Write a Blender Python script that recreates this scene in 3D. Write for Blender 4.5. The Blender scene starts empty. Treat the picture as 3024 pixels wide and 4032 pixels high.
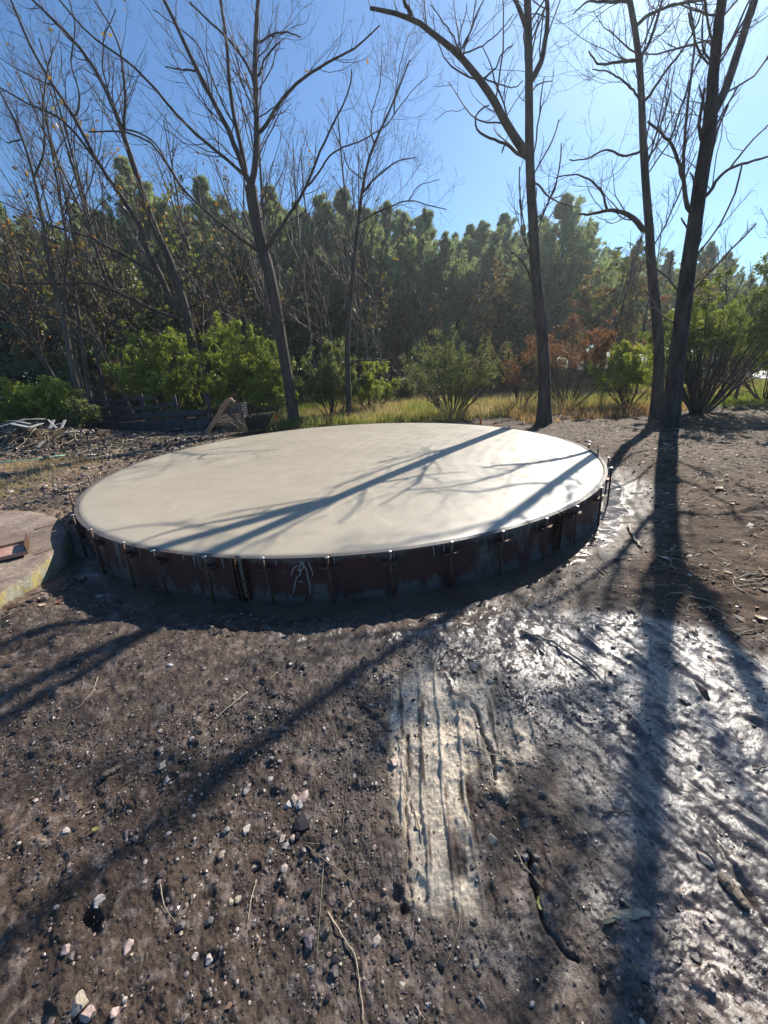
import bpy, math, numpy as np
from mathutils import Matrix, Vector
rng = np.random.default_rng(7)
C = bpy.context.scene.collection
D = bpy.data
sc = bpy.context.scene
R_ = math.radians

# ------------------------------------------------------------------ camera model (also used to read points off the photo)
F = 1512.0; PITCH = R_(20.5); ROLL = R_(-3.0); CAMZ = 1.70
cp, sp = math.cos(PITCH), math.sin(PITCH); cr, sr = math.cos(ROLL), math.sin(ROLL)
CAM = np.array([0, 0, CAMZ])
def ray(x, y):
    u = (x-1512)/F; v = -(y-2016)/F
    u, v = cr*u-sr*v, sr*u+cr*v
    return np.array([u, cp+v*sp, v*cp-sp])
def at_y(x, y, Y, ty=0.0, Yb=None):
    """the point the photo shows at pixel (x, y) on the upright plane Y (+ ty * z)"""
    d = ray(x, y); t = (Y+ty*CAMZ)/(d[1]-ty*d[2])
    return CAM+d*t
def at_z(x, y, z=0.0):
    d = ray(x, y); return CAM+d*((z-CAMZ)/d[2])

cam_d = D.cameras.new('camera'); cam = D.objects.new('camera', cam_d); C.objects.link(cam)
cam_d.sensor_fit = 'HORIZONTAL'; cam_d.sensor_width = 36; cam_d.lens = 18
cam_d.clip_start = 0.05; cam_d.clip_end = 2000
M = Matrix(((cr, -sr, 0, 0), (sr*sp, cr*sp, -cp, 0), (sr*cp, cr*cp, sp, CAMZ), (0, 0, 0, 1)))
cam.matrix_world = M
sc.camera = cam

# ------------------------------------------------------------------ helpers
def unit(a): return a/np.maximum(np.linalg.norm(a, axis=-1, keepdims=True), 1e-9)
def hash2(x, y, s):
    h = (x.astype(np.int64)*374761393+y.astype(np.int64)*668265263+s*974634777) & 0xffffffff
    h = ((h ^ (h >> 13))*1274126177) & 0xffffffff
    h = ((h ^ (h >> 16))*2246822519) & 0xffffffff
    return ((h ^ (h >> 15)) & 0xffffff)/float(0xffffff)
def vn(x, y, s=0):
    xi = np.floor(x); yi = np.floor(y); fx = x-xi; fy = y-yi
    fx = fx*fx*(3-2*fx); fy = fy*fy*(3-2*fy)
    a = hash2(xi, yi, s); b = hash2(xi+1, yi, s); c = hash2(xi, yi+1, s); d = hash2(xi+1, yi+1, s)
    return (a+(b-a)*fx)+((c+(d-c)*fx)-(a+(b-a)*fx))*fy
def fbm(x, y, s=0, o=4):
    r = 0; a = .5; t = 0
    for i in range(o):
        r = r+a*vn(x*2**i+i*17.3, y*2**i-i*9.1, s+i); t += a; a *= .5
    return r/t
def ss(a, b, x): t = np.clip((x-a)/(b-a), 0, 1); return t*t*(3-2*t)

def mesh_obj(name, V, faces, mat, parent=None, tint=None, smooth=True, loc=None):
    V = np.asarray(V, np.float32)
    if loc is not None: V = V-np.asarray(loc, np.float32)
    faces = [np.asarray(f, np.int32) for f in (faces if isinstance(faces, list) else [faces]) if len(f)]
    me = D.meshes.new(name)
    me.vertices.add(len(V)); me.vertices.foreach_set('co', V.ravel())
    nl = sum(f.size for f in faces); nf = sum(len(f) for f in faces)
    me.loops.add(nl); me.loops.foreach_set('vertex_index', np.concatenate([f.ravel() for f in faces]))
    me.polygons.add(nf)
    tot = np.concatenate([np.full(len(f), f.shape[1], np.int32) for f in faces])
    st = np.concatenate([[0], np.cumsum(tot)[:-1]]).astype(np.int32)
    me.polygons.foreach_set('loop_start', st); me.polygons.foreach_set('loop_total', tot)
    me.polygons.foreach_set('use_smooth', np.full(nf, smooth))
    if tint is not None:
        a = me.attributes.new('tint', 'FLOAT', 'FACE'); a.data.foreach_set('value', np.asarray(tint, np.float32))
    me.update(calc_edges=True)
    if mat is not None: me.materials.append(mat)
    o = D.objects.new(name, me); C.objects.link(o)
    if loc is not None: o.location = [float(v) for v in loc]
    if parent is not None: o.parent = parent
    return o
def tag(o, label=None, cat=None, group=None, kind=None):
    if label: o['label'] = label
    if cat: o['category'] = cat
    if group: o['group'] = group
    if kind: o['kind'] = kind
    return o
def empty(name, loc, label, cat, group=None):
    o = D.objects.new(name, None); C.objects.link(o); o.location = [float(v) for v in loc]; o.empty_display_size = .2
    return tag(o, label, cat, group)
def part(name, V, faces, mat, root, **k):
    """a child mesh; V in world coordinates, root's position taken off"""
    o = mesh_obj(name, np.asarray(V)-np.array(root.location if root.parent is None else [0, 0, 0]), faces, mat, root, **k)
    return o
def sub(name, V, faces, mat, par, root, **k):
    return mesh_obj(name, np.asarray(V)-np.array(root.location), faces, mat, par, **k)

def tubes(P, Rr, n=6, caps=False):
    """P (B,k,3), Rr (B,k) -> verts, quads"""
    P = np.asarray(P, float); Rr = np.asarray(Rr, float); B, k, _ = P.shape
    T = unit(np.gradient(P, axis=1)); m = unit(P[:, -1]-P[:, 0])
    a = np.where(np.abs(m[:, 2:3]) < .8, np.array([[0, 0, 1.]]), np.array([[1., 0, 0]]))
    a = unit(np.cross(m, a))[:, None, :]
    U = unit(np.cross(T, np.cross(a, T))); W = np.cross(T, U)
    th = np.arange(n)*2*np.pi/n
    V = P[:, :, None, :]+Rr[:, :, None, None]*(np.cos(th)[None, None, :, None]*U[:, :, None, :]+np.sin(th)[None, None, :, None]*W[:, :, None, :])
    i = (np.arange(B)[:, None, None]*k+np.arange(k-1)[None, :, None])*n
    j = np.arange(n)[None, None, :]; j2 = (j+1) % n
    q = np.stack([i+j, i+j2, i+n+j2, i+n+j], -1).reshape(-1, 4)
    V = V.reshape(-1, 3); faces = [q]
    if caps:
        b = (np.arange(B)*k*n)[:, None]
        faces.append(b+np.arange(n)[None, ::-1]); faces.append(b+(k-1)*n+np.arange(n)[None, :])
    return V, faces
class MB:
    def __init__(s): s.V = []; s.F = []; s.n = 0
    def add(s, V, faces):
        V = np.asarray(V, float)
        for f in (faces if isinstance(faces, list) else [faces]):
            s.F.append(np.asarray(f)+s.n)
        s.V.append(V); s.n += len(V); return s
    def get(s):
        by = {}
        for f in s.F: by.setdefault(f.shape[1], []).append(f)
        return np.concatenate(s.V), [np.concatenate(v) for v in by.values()]
    def tube(s, pts, r, n=8, caps=True):
        pts = np.asarray(pts, float); r = np.broadcast_to(r, (len(pts),))
        return s.add(*tubes(pts[None], np.array(r)[None], n, caps))
    def box(s, c, size, rz=0.0, axes=None, bev=0.0):
        x = np.array(size)/2.0
        b = min(bev, x.min()*.9)
        if axes is None:
            axes = np.array([[math.cos(rz), math.sin(rz), 0], [-math.sin(rz), math.cos(rz), 0], [0, 0, 1.]])
        if b <= 0:
            v = np.array([[i, j, k] for i in (-1, 1) for j in (-1, 1) for k in (-1, 1)])*x
            f = np.array([[0, 1, 3, 2], [4, 6, 7, 5], [0, 4, 5, 1], [2, 3, 7, 6], [0, 2, 6, 4], [1, 5, 7, 3]])
            return s.add(v@axes+np.array(c), f)
        # bevelled: rounded in the two longest directions via stacked rings
        px, py, pz = x
        ring = lambda ax, ay, z: [[-ax, -ay+b, z], [-ax+b, -ay, z], [ax-b, -ay, z], [ax, -ay+b, z], [ax, ay-b, z], [ax-b, ay, z], [-ax+b, ay, z], [-ax, ay-b, z]]
        v = np.array(ring(px-b, py-b, -pz)+ring(px, py, -pz+b)+ring(px, py, pz-b)+ring(px-b, py-b, pz))
        q = []
        for L in range(3):
            for i in range(8): q.append([L*8+i, L*8+(i+1) % 8, (L+1)*8+(i+1) % 8, (L+1)*8+i])
        s.add(v@axes+np.array(c), [np.array(q), np.array([list(range(8))[::-1], list(range(24, 32))])])
        return s

# ------------------------------------------------------------------ materials
def new_mat(name):
    m = D.materials.new(name); m.use_nodes = True; nt = m.node_tree; nt.nodes.clear()
    out = nt.nodes.new('ShaderNodeOutputMaterial'); return m, nt, out
def nd(nt, t, **k):
    n = nt.nodes.new(t)
    for a, v in k.items():
        if a.startswith('i_'):
            n.inputs[a[2:].replace('_', ' ')].default_value = v
        else: setattr(n, a, v)
    return n
def lk(nt, a, b): nt.links.new(a, b)
def noise(nt, scale, detail=6, rough=.6, coord=None, out='Fac'):
    tc = nd(nt, 'ShaderNodeTexCoord')
    n = nd(nt, 'ShaderNodeTexNoise'); n.inputs['Scale'].default_value = scale; n.inputs['Detail'].default_value = detail; n.inputs['Roughness'].default_value = rough
    if coord is None: lk(nt, tc.outputs['Object'], n.inputs['Vector'])
    else: lk(nt, coord, n.inputs['Vector'])
    return n.outputs[out]
def ramp(nt, fac, stops):
    r = nd(nt, 'ShaderNodeValToRGB'); e = r.color_ramp.elements
    while len(e) < len(stops): e.new(.5)
    for x, (p, c) in zip(e, stops): x.position = p; x.color = (*c, 1) if len(c) == 3 else c
    lk(nt, fac, r.inputs['Fac']); return r.outputs['Color']
def mix(nt, fac, a, b, mode='MIX'):
    m = nd(nt, 'ShaderNodeMix', data_type='RGBA', blend_type=mode)
    for s, v in ((m.inputs[0], fac), (m.inputs[6], a), (m.inputs[7], b)):
        if isinstance(v, (int, float)): s.default_value = v
        elif isinstance(v, tuple): s.default_value = (*v, 1)
        else: lk(nt, v, s)
    return m.outputs[2]
def mth(nt, op, a, b=0.0, clamp=False):
    m = nd(nt, 'ShaderNodeMath', operation=op, use_clamp=clamp)
    for s, v in ((m.inputs[0], a), (m.inputs[1], b)):
        if isinstance(v, (int, float)): s.default_value = v
        else: lk(nt, v, s)
    return m.outputs[0]
def mr(nt, v, a, b, c, d):
    m = nd(nt, 'ShaderNodeMapRange'); lk(nt, v, m.inputs[0])
    for i, x in enumerate((a, b, c, d)): m.inputs[i+1].default_value = x
    return m.outputs[0]
def bump(nt, h, dist, strength=1.0, normal=None):
    b = nd(nt, 'ShaderNodeBump'); b.inputs['Distance'].default_value = dist; b.inputs['Strength'].default_value = strength
    lk(nt, h, b.inputs['Height'])
    if normal is not None: lk(nt, normal, b.inputs['Normal'])
    return b.outputs['Normal']
def stretched(nt, sx, sy, sz):
    tc = nd(nt, 'ShaderNodeTexCoord'); mp = nd(nt, 'ShaderNodeMapping'); lk(nt, tc.outputs['Object'], mp.inputs['Vector'])
    mp.inputs['Scale'].default_value = (sx, sy, sz); return mp.outputs['Vector']

def simple(name, c1, c2, scale=8, rough=(.6, .9), bumpd=.004, bscale=40, spec=.5, metal=0.0, vec=None, c3=None):
    m, nt, out = new_mat(name); p = nd(nt, 'ShaderNodeBsdfPrincipled'); lk(nt, p.outputs[0], out.inputs[0])
    v = stretched(nt, *vec) if vec else None
    n = noise(nt, scale, 7, .65, v)
    st = [(.32, c1), (.68, c2)] if c3 is None else [(.3, c1), (.55, c2), (.72, c3)]
    lk(nt, ramp(nt, n, st), p.inputs['Base Color'])
    n2 = noise(nt, bscale, 6, .65, v)
    lk(nt, mr(nt, n2, .3, .7, *rough), p.inputs['Roughness'])
    lk(nt, bump(nt, n2, bumpd), p.inputs['Normal'])
    p.inputs['Specular IOR Level'].default_value = spec; p.inputs['Metallic'].default_value = metal
    return m
def leaf_mat(name, stops, trans=.45, gloss=.12, rough=.35):
    gloss = gloss*.45; rough = .5
    m, nt, out = new_mat(name)
    at = nd(nt, 'ShaderNodeAttribute', attribute_name='tint')
    col = ramp(nt, at.outputs['Fac'], stops)
    df = nd(nt, 'ShaderNodeBsdfDiffuse'); tr = nd(nt, 'ShaderNodeBsdfTranslucent'); gl = nd(nt, 'ShaderNodeBsdfGlossy'); gl.inputs['Roughness'].default_value = rough
    lk(nt, col, df.inputs['Color'])
    lk(nt, mix(nt, 1.0, col, (1.0, 1.0, .55), 'MULTIPLY'), tr.inputs['Color']); gl.inputs['Color'].default_value = (.8, .8, .8, 1)
    a = nd(nt, 'ShaderNodeMixShader'); a.inputs[0].default_value = trans; lk(nt, df.outputs[0], a.inputs[1]); lk(nt, tr.outputs[0], a.inputs[2])
    b = nd(nt, 'ShaderNodeMixShader'); b.inputs[0].default_value = gloss; lk(nt, a.outputs[0], b.inputs[1]); lk(nt, gl.outputs[0], b.inputs[2])
    lk(nt, b.outputs[0], out.inputs[0]); return m

MAT = {}
MAT['bark'] = simple('bark', (.035, .028, .024), (.115, .092, .078), 9, (.75, .95), .03, 16, .3, vec=(1, 1, .22))
MAT['bark_pale'] = simple('bark_grey', (.06, .05, .042), (.17, .145, .12), 9, (.75, .95), .02, 18, .3, vec=(1, 1, .3))  # second, paler grey bark tone
MAT['twig'] = simple('twig_bark', (.05, .037, .03), (.13, .10, .082), 5, (.6, .85), .002, 40, .4)
MAT['pine_bark'] = simple('pine_bark', (.05, .033, .027), (.12, .08, .065), 3, (.8, .95), .02, 10, .2, vec=(1, 1, .3))
MAT['stem'] = simple('shrub_stem', (.045, .036, .03), (.12, .098, .08), 5, (.65, .9), .002, 40, .4)
MAT['pine'] = leaf_mat('pine_needles', [(0, (.13, .19, .13)), (.5, (.27, .34, .22)), (1, (.44, .50, .31))], .5, .10, .4)
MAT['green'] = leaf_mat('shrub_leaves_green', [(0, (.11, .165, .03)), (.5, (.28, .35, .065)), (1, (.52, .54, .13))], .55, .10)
MAT['olive'] = leaf_mat('shrub_leaves_olive', [(0, (.07, .10, .035)), (.5, (.16, .20, .07)), (1, (.30, .30, .12))], .5, .12)
MAT['red'] = leaf_mat('leaves_rust_red', [(0, (.10, .065, .05)), (.5, (.25, .12, .075)), (1, (.40, .19, .10))], .45, .10)
MAT['yellowgreen'] = leaf_mat('leaves_yellow_green', [(0, (.10, .16, .03)), (.5, (.28, .35, .06)), (1, (.50, .48, .12))], .55, .10)
MAT['olive_y'] = leaf_mat('shrub_leaves_fading_green', [(0, (.08, .12, .035)), (.5, (.20, .26, .06)), (1, (.42, .42, .11))], .5, .10)
MAT['autumn'] = leaf_mat('autumn_leaves', [(0, (.09, .065, .04)), (.4, (.21, .135, .065)), (.75, (.27, .20, .08)), (1, (.15, .17, .06))], .45, .10)
MAT['orange'] = leaf_mat('withered_orange_leaves', [(0, (.22, .10, .03)), (.6, (.42, .22, .06)), (1, (.45, .36, .08))], .5, .10)
MAT['wood_mass'] = leaf_mat('far_foliage', [(0, (.03, .05, .03)), (.6, (.07, .11, .06)), (1, (.14, .12, .06))], .3, .05)
MAT['grass'] = leaf_mat('meadow_grass', [(0, (.12, .17, .035)), (.3, (.24, .28, .08)), (.5, (.36, .33, .16)), (.75, (.44, .36, .24)), (.9, (.36, .18, .10)), (1, (.65, .60, .55))], .5, .06)
MAT['litter'] = leaf_mat('dead_leaf', [(0, (.07, .04, .025)), (.5, (.20, .12, .075)), (.82, (.36, .26, .18)), (1, (.60, .50, .36))], .15, .10, .4)
MAT['chip'] = simple('pale_dead_wood', (.15, .11, .075), (.38, .30, .21), 9, (.55, .85), .003, 60, .4)
MAT['stick'] = simple('damp_stick_bark', (.07, .05, .035), (.22, .165, .11), 12, (.4, .8), .003, 80, .5)
MAT['palestick'] = simple('pale_stick_wood', (.22, .17, .11), (.45, .37, .26), 12, (.45, .8), .002, 90, .5)
MAT['greyboard'] = simple('weathered_board', (.22, .21, .20), (.46, .45, .43), 5, (.6, .9), .003, 40, .4, vec=(1, 6, 6))
MAT['darkboard'] = simple('dark_weathered_board', (.02, .022, .028), (.065, .07, .085), 5, (.6, .9), .003, 30, .4)
MAT['rust'] = simple('rusty_steel_pin', (.045, .028, .022), (.17, .09, .055), 25, (.45, .8), .001, 120, .5, .35)
MAT['pinhead'] = simple('hammered_pin_head', (.35, .31, .28), (.62, .58, .54), 30, (.25, .45), .001, 120, .6, .7)
MAT['reddeck'] = simple('red_oxide_steel', (.20, .09, .065), (.40, .24, .18), 6, (.5, .8), .002, 50, .4, c3=(.48, .36, .29))
MAT['blacktub'] = simple('scuffed_black_plastic', (.015, .015, .017), (.04, .04, .045), 8, (.35, .6), .001, 60, .5)
MAT['rubber'] = simple('tyre_rubber', (.018, .018, .018), (.035, .034, .033), 20, (.7, .9), .001, 60, .4)
MAT['pipe'] = simple('tan_bent_timber_handle', (.30, .16, .09), (.52, .33, .20), 10, (.4, .7), .001, 60, .4)
MAT['orange_paint'] = simple('orange_marking_paint', (.75, .10, .02), (.95, .17, .04), 10, (.5, .8), .001, 60, .4)
MAT['wire'] = simple('galvanised_wire', (.22, .22, .23), (.42, .42, .43), 30, (.4, .6), .0005, 60, .5, .6)
MAT['hose'] = simple('pale_green_hose', (.16, .38, .27), (.26, .52, .38), 10, (.35, .6), .001, 60, .5)
MAT['drip'] = simple('dried_grout_drip', (.30, .29, .27), (.5, .48, .45), 30, (.7, .9), .001, 90, .3)
MAT['road'] = simple('gravel_road_glare', (.62, .62, .62), (.80, .79, .78), 2, (.45, .7), .01, 20, .5)  # pale gravel, with the sun's glare put into the whitish colour
for nm, a, b in (('stone_pale', (.30, .265, .235), (.52, .47, .42)), ('stone_tan', (.25, .20, .15), (.42, .35, .27)), ('stone_grey', (.09, .085, .083), (.18, .17, .165)),
                 ('stone_pink', (.30, .205, .175), (.48, .37, .33)), ('stone_dark', (.045, .038, .036), (.13, .11, .10)), ('stone_purple', (.11, .085, .088), (.21, .17, .172))):
    MAT[nm] = simple(nm, a, b, 45, (.35, .75), .002, 110, .5)
# wet mud, from the albedo and wetness stored on the ground's vertices
def ground_mat():
    m, nt, out = new_mat('wet_soil'); p = nd(nt, 'ShaderNodeBsdfPrincipled'); lk(nt, p.outputs[0], out.inputs[0])
    at = nd(nt, 'ShaderNodeAttribute', attribute_name='alb')
    n1 = noise(nt, 7, 8, .7); n2 = noise(nt, 70, 5, .7); n3 = noise(nt, 260, 3, .6)
    c = mix(nt, 1.0, at.outputs['Color'], ramp(nt, n1, [(.3, (.65, .65, .66)), (.7, (1.35, 1.3, 1.25))]), 'MULTIPLY')
    c = mix(nt, 1.0, c, ramp(nt, n2, [(.3, (.45, .44, .45)), (.55, (1, 1, 1)), (.75, (2.1, 2.0, 1.9))]), 'MULTIPLY')
    lk(nt, c, p.inputs['Base Color'])
    wet = at.outputs['Alpha']
    r = mth(nt, 'SUBTRACT', mr(nt, wet, 0, 1, .85, .17), mth(nt, 'MULTIPLY', mr(nt, n1, .35, .65, 0, 1), mr(nt, wet, 0, 1, .05, .03)))
    lk(nt, r, p.inputs['Roughness'])
    lk(nt, mr(nt, wet, .2, .8, .12, .62), p.inputs['Specular IOR Level'])
    dry = mr(nt, wet, .35, 1.0, 1.0, .55)
    b1 = bump(nt, n2, .006, 1.0); b2 = bump(nt, n3, .0016, 1.0, b1); lk(nt, dry, b1.node.inputs['Strength']); lk(nt, dry, b2.node.inputs['Strength'])
    lk(nt, b2, p.inputs['Normal'])
    cb = bump(nt, n2, .0028, 1.0); lk(nt, dry, cb.node.inputs['Strength']); cb2 = bump(nt, n3, .0020, .9, cb); lk(nt, cb2, p.inputs['Coat Normal'])
    lk(nt, mth(nt, 'MULTIPLY', mr(nt, wet, .50, .90, 0, .60), mr(nt, n1, .42, .56, .15, 1)), p.inputs['Coat Weight']); p.inputs['Coat Roughness'].default_value = .24; p.inputs['Coat IOR'].default_value = 1.5; return m
MAT['ground'] = ground_mat()
def water_mat(name, col, rough=.04):
    m, nt, out = new_mat(name); p = nd(nt, 'ShaderNodeBsdfPrincipled'); lk(nt, p.outputs[0], out.inputs[0])
    lk(nt, ramp(nt, noise(nt, 3, 5), [(.3, tuple(v*.7 for v in col)), (.7, tuple(v*1.3 for v in col))]), p.inputs['Base Color'])
    lk(nt, mr(nt, noise(nt, 9, 4), .35, .65, rough, rough+.16), p.inputs['Roughness'])
    lk(nt, bump(nt, noise(nt, 22, 4), .004, .8), p.inputs['Normal']); return m
MAT['water'] = water_mat('muddy_water', (.11, .078, .058))
def concrete_mat():
    m, nt, out = new_mat('fresh_concrete'); p = nd(nt, 'ShaderNodeBsdfPrincipled'); lk(nt, p.outputs[0], out.inputs[0])
    n1 = noise(nt, .7, 4, .5); n2 = noise(nt, 4, 6, .6, stretched(nt, .7, 1.1, 1)); n3 = noise(nt, 130, 4, .65)
    c = ramp(nt, n1, [(.3, (.385, .335, .255)), (.7, (.43, .377, .292))])
    c = mix(nt, 1.0, c, ramp(nt, n2, [(.35, (.975, .975, .975)), (.65, (1.02, 1.02, 1.025))]), 'MULTIPLY')
    c = mix(nt, 1.0, c, ramp(nt, n3, [(.35, (.93, .93, .93)), (.6, (1.04, 1.04, 1.04))]), 'MULTIPLY')
    lk(nt, c, p.inputs['Base Color'])
    tc = nd(nt, 'ShaderNodeTexCoord'); mp = nd(nt, 'ShaderNodeMapping'); lk(nt, tc.outputs['Object'], mp.inputs['Vector']); mp.inputs['Location'].default_value = (-5.5, 1.5, 0)
    wv = nd(nt, 'ShaderNodeTexWave', wave_type='RINGS', rings_direction='Z'); lk(nt, mp.outputs[0], wv.inputs['Vector']); wv.inputs['Scale'].default_value = 1.3; wv.inputs['Distortion'].default_value = 5; wv.inputs['Detail'].default_value = 4; wv.inputs['Detail Scale'].default_value = 1.4
    c = mix(nt, 1.0, c, ramp(nt, mth(nt, 'MULTIPLY', wv.outputs['Fac'], noise(nt, 1.3, 4)), [(.2, (1, 1, 1)), (.5, (.95, .955, .96)), (.62, (1.05, 1.05, 1.05))]), 'MULTIPLY')
    lk(nt, c, p.inputs['Base Color'])
    rr = mth(nt, 'ADD', mr(nt, mth(nt, 'ADD', n2, mth(nt, 'MULTIPLY', wv.outputs['Fac'], .22)), .4, .8, .33, .43), mr(nt, n3, .3, .7, -.08, .08))
    lk(nt, rr, p.inputs['Roughness']); p.inputs['Specular IOR Level'].default_value = .6
    b = bump(nt, noise(nt, 6, 4, .5, stretched(nt, .7, 1.1, 1)), .002, .5)
    lk(nt, bump(nt, n3, .0020, .8, b), p.inputs['Normal']); return m
MAT['concrete'] = concrete_mat()
def form_mat():
    m, nt, out = new_mat('red_oxide_form_steel'); p = nd(nt, 'ShaderNodeBsdfPrincipled'); lk(nt, p.outputs[0], out.inputs[0])
    n1 = noise(nt, 1.6, 6, .6); n2 = noise(nt, 5, 7, .7, stretched(nt, 1, 1, .45)); n3 = noise(nt, 60, 4)
    base = ramp(nt, n1, [(.35, (.045, .018, .014)), (.5, (.085, .028, .022)), (.66, (.045, .026, .020))])
    tc = nd(nt, 'ShaderNodeTexCoord'); sx = nd(nt, 'ShaderNodeSeparateXYZ'); lk(nt, tc.outputs['Object'], sx.inputs[0])
    low = mr(nt, sx.outputs['Z'], .02, .16, .16, 0.0)      # splashed mud and old grout where it was poured before
    top = mr(nt, sx.outputs['Z'], .33, .40, 0.0, .22)
    cov = mth(nt, 'ADD', mth(nt, 'ADD', n2, low), top)
    c = mix(nt, mr(nt, cov, .56, .64, 0, .85), base, (.13, .12, .11))
    lk(nt, c, p.inputs['Base Color']); lk(nt, mr(nt, n3, .3, .7, .5, .8), p.inputs['Roughness'])
    lk(nt, bump(nt, n3, .001), p.inputs['Normal']); return m
MAT['form'] = form_mat()
def oldslab_mat():
    m, nt, out = new_mat('dirty_old_concrete'); p = nd(nt, 'ShaderNodeBsdfPrincipled'); lk(nt, p.outputs[0], out.inputs[0])
    n1 = noise(nt, 1.7, 7, .65); n2 = noise(nt, 26, 6, .7); n3 = noise(nt, 5, 5, .6)
    top = ramp(nt, n1, [(.3, (.10, .07, .055)), (.55, (.235, .175, .135)), (.72, (.33, .27, .21))])
    side = ramp(nt, n3, [(.36, (.36, .33, .25)), (.5, (.24, .23, .17)), (.6, (.34, .27, .08)), (.7, (.07, .075, .055))])
    g = nd(nt, 'ShaderNodeNewGeometry'); sx = nd(nt, 'ShaderNodeSeparateXYZ'); lk(nt, g.outputs['Normal'], sx.inputs[0])
    c = mix(nt, mr(nt, sx.outputs['Z'], .3, .7, 0, 1), side, top)
    c = mix(nt, 1.0, c, ramp(nt, n2, [(.3, (.6, .6, .6)), (.7, (1.35, 1.35, 1.35))]), 'MULTIPLY')
    lk(nt, c, p.inputs['Base Color']); p.inputs['Roughness'].default_value = .85
    lk(nt, bump(nt, n2, .012), p.inputs['Normal']); return m
MAT['oldslab'] = oldslab_mat()

# ------------------------------------------------------------------ world and sun
SUN_AZ, SUN_EL = R_(33.0), R_(36.0)
SDIR = Vector((math.sin(SUN_AZ)*math.cos(SUN_EL), math.cos(SUN_AZ)*math.cos(SUN_EL), math.sin(SUN_EL)))
w = D.worlds.new('World'); sc.world = w; w.use_nodes = True; nt = w.node_tree; nt.nodes.clear()
wo = nt.nodes.new('ShaderNodeOutputWorld'); bg = nt.nodes.new('ShaderNodeBackground')
sky = nt.nodes.new('ShaderNodeTexSky'); sky.sky_type = 'NISHITA'; sky.sun_disc = False
sky.sun_elevation = SUN_EL; sky.sun_rotation = SUN_AZ; sky.air_density = 1.0; sky.dust_density = .15; sky.ozone_density = 2.6
lk(nt, mix(nt, 1.0, sky.outputs[0], (.70, .99, 1.22), 'MULTIPLY'), bg.inputs['Color']); bg.inputs['Strength'].default_value = .068
# added whitish glow in the sky round the sun, standing in for lens glare
tc = nt.nodes.new('ShaderNodeTexCoord'); nm_ = nd(nt, 'ShaderNodeVectorMath', operation='NORMALIZE'); lk(nt, tc.outputs['Generated'], nm_.inputs[0])
dt = nd(nt, 'ShaderNodeVectorMath', operation='DOT_PRODUCT'); lk(nt, nm_.outputs[0], dt.inputs[0]); dt.inputs[1].default_value = SDIR
ac = mth(nt, 'ARCCOSINE', dt.outputs['Value'])
g1 = mth(nt, 'MULTIPLY', mth(nt, 'EXPONENT', mth(nt, 'MULTIPLY', ac, -10.0)), 1.3)
g2 = mth(nt, 'MULTIPLY', mth(nt, 'EXPONENT', mth(nt, 'MULTIPLY', ac, -2.8)), .03)
bg2 = nt.nodes.new('ShaderNodeBackground'); bg2.inputs['Color'].default_value = (.80, .93, 1.0, 1)
lk(nt, mth(nt, 'ADD', g1, g2), bg2.inputs['Strength'])
ad = nt.nodes.new('ShaderNodeAddShader'); lk(nt, bg.outputs[0], ad.inputs[0]); lk(nt, bg2.outputs[0], ad.inputs[1]); lk(nt, ad.outputs[0], wo.inputs[0])
sl = D.lights.new('sun', 'SUN'); sl.energy = 5.0; sl.angle = R_(.45); sl.color = (1.0, .93, .82)
so = D.objects.new('sun', sl); C.objects.link(so); so.rotation_mode = 'QUATERNION'; so.rotation_quaternion = (-SDIR).to_track_quat('-Z', 'Y'); so.location = (20, 30, 30)
vs = sc.view_settings; vs.view_transform = 'Standard'; vs.look = 'None'; vs.exposure = 0.80; vs.gamma = 1.0
cy = sc.cycles; cy.max_bounces = 6; cy.diffuse_bounces = 2; cy.glossy_bounces = 2; cy.transmission_bounces = 3; cy.transparent_max_bounces = 6
cy.use_denoising = True; cy.sample_clamp_indirect = 4.0; cy.caustics_reflective = False; cy.caustics_refractive = False
try: cy.denoiser = 'OPENIMAGEDENOISE'; cy.denoising_input_passes = 'RGB_ALBEDO_NORMAL'; cy.denoising_prefilter = 'ACCURATE'; cy.denoising_quality = 'HIGH'
except Exception: pass

# ------------------------------------------------------------------ the ground
PC = np.array([-.4875, 6.28]); PR = 3.66; PTOP = .40
P2 = np.array([-5.3, 2.6]); P2R = 2.25; P2TOP = .20
def base_h(x, y):
    dx = x-PC[0]; dy = y-PC[1]; d = np.hypot(dx, dy)-3.70; th = np.arctan2(dy, dx)
    right = np.clip(np.cos(th+.25), 0, 1)
    front = np.clip(-np.sin(th), 0, 1)
    A = .03+.07*front+.16*right**1.5
    wv = .06*(fbm(x*1.3, y*1.3, 31, 2)-.5)
    h = A*ss(.10+wv, .85+.5*right+wv, d)
    h = h*ss(16, 12, y)
    # debris mound on the left
    mx = (x+11.0)/3.3; my = (y-11.3)/1.5
    h = h+.55*np.exp(-(mx**2)**1.3-(my**2))*(.7+.6*fbm(x*1.1, y*1.1, 77, 3))
    mx = (x+6.3)/1.9; my = (y-10.6)/1.0
    h = h+.07*np.exp(-mx**2-my**2)
    h = h+.20*np.exp(-((x+8.0)/1.6)**2-((y-8.3)/1.0)**2)*(fbm(x*2, y*2, 78, 3))*1.5
    # wide gentle undulation
    h = h+.05*(fbm(x*.35, y*.35, 5, 2)-.5)*ss(0, 2, d)*ss(24, 14, y)
    h = h+ss(30, 70, np.hypot(x, y))*2.0*fbm(x*.03, y*.03, 9, 2)
    return h
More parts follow.
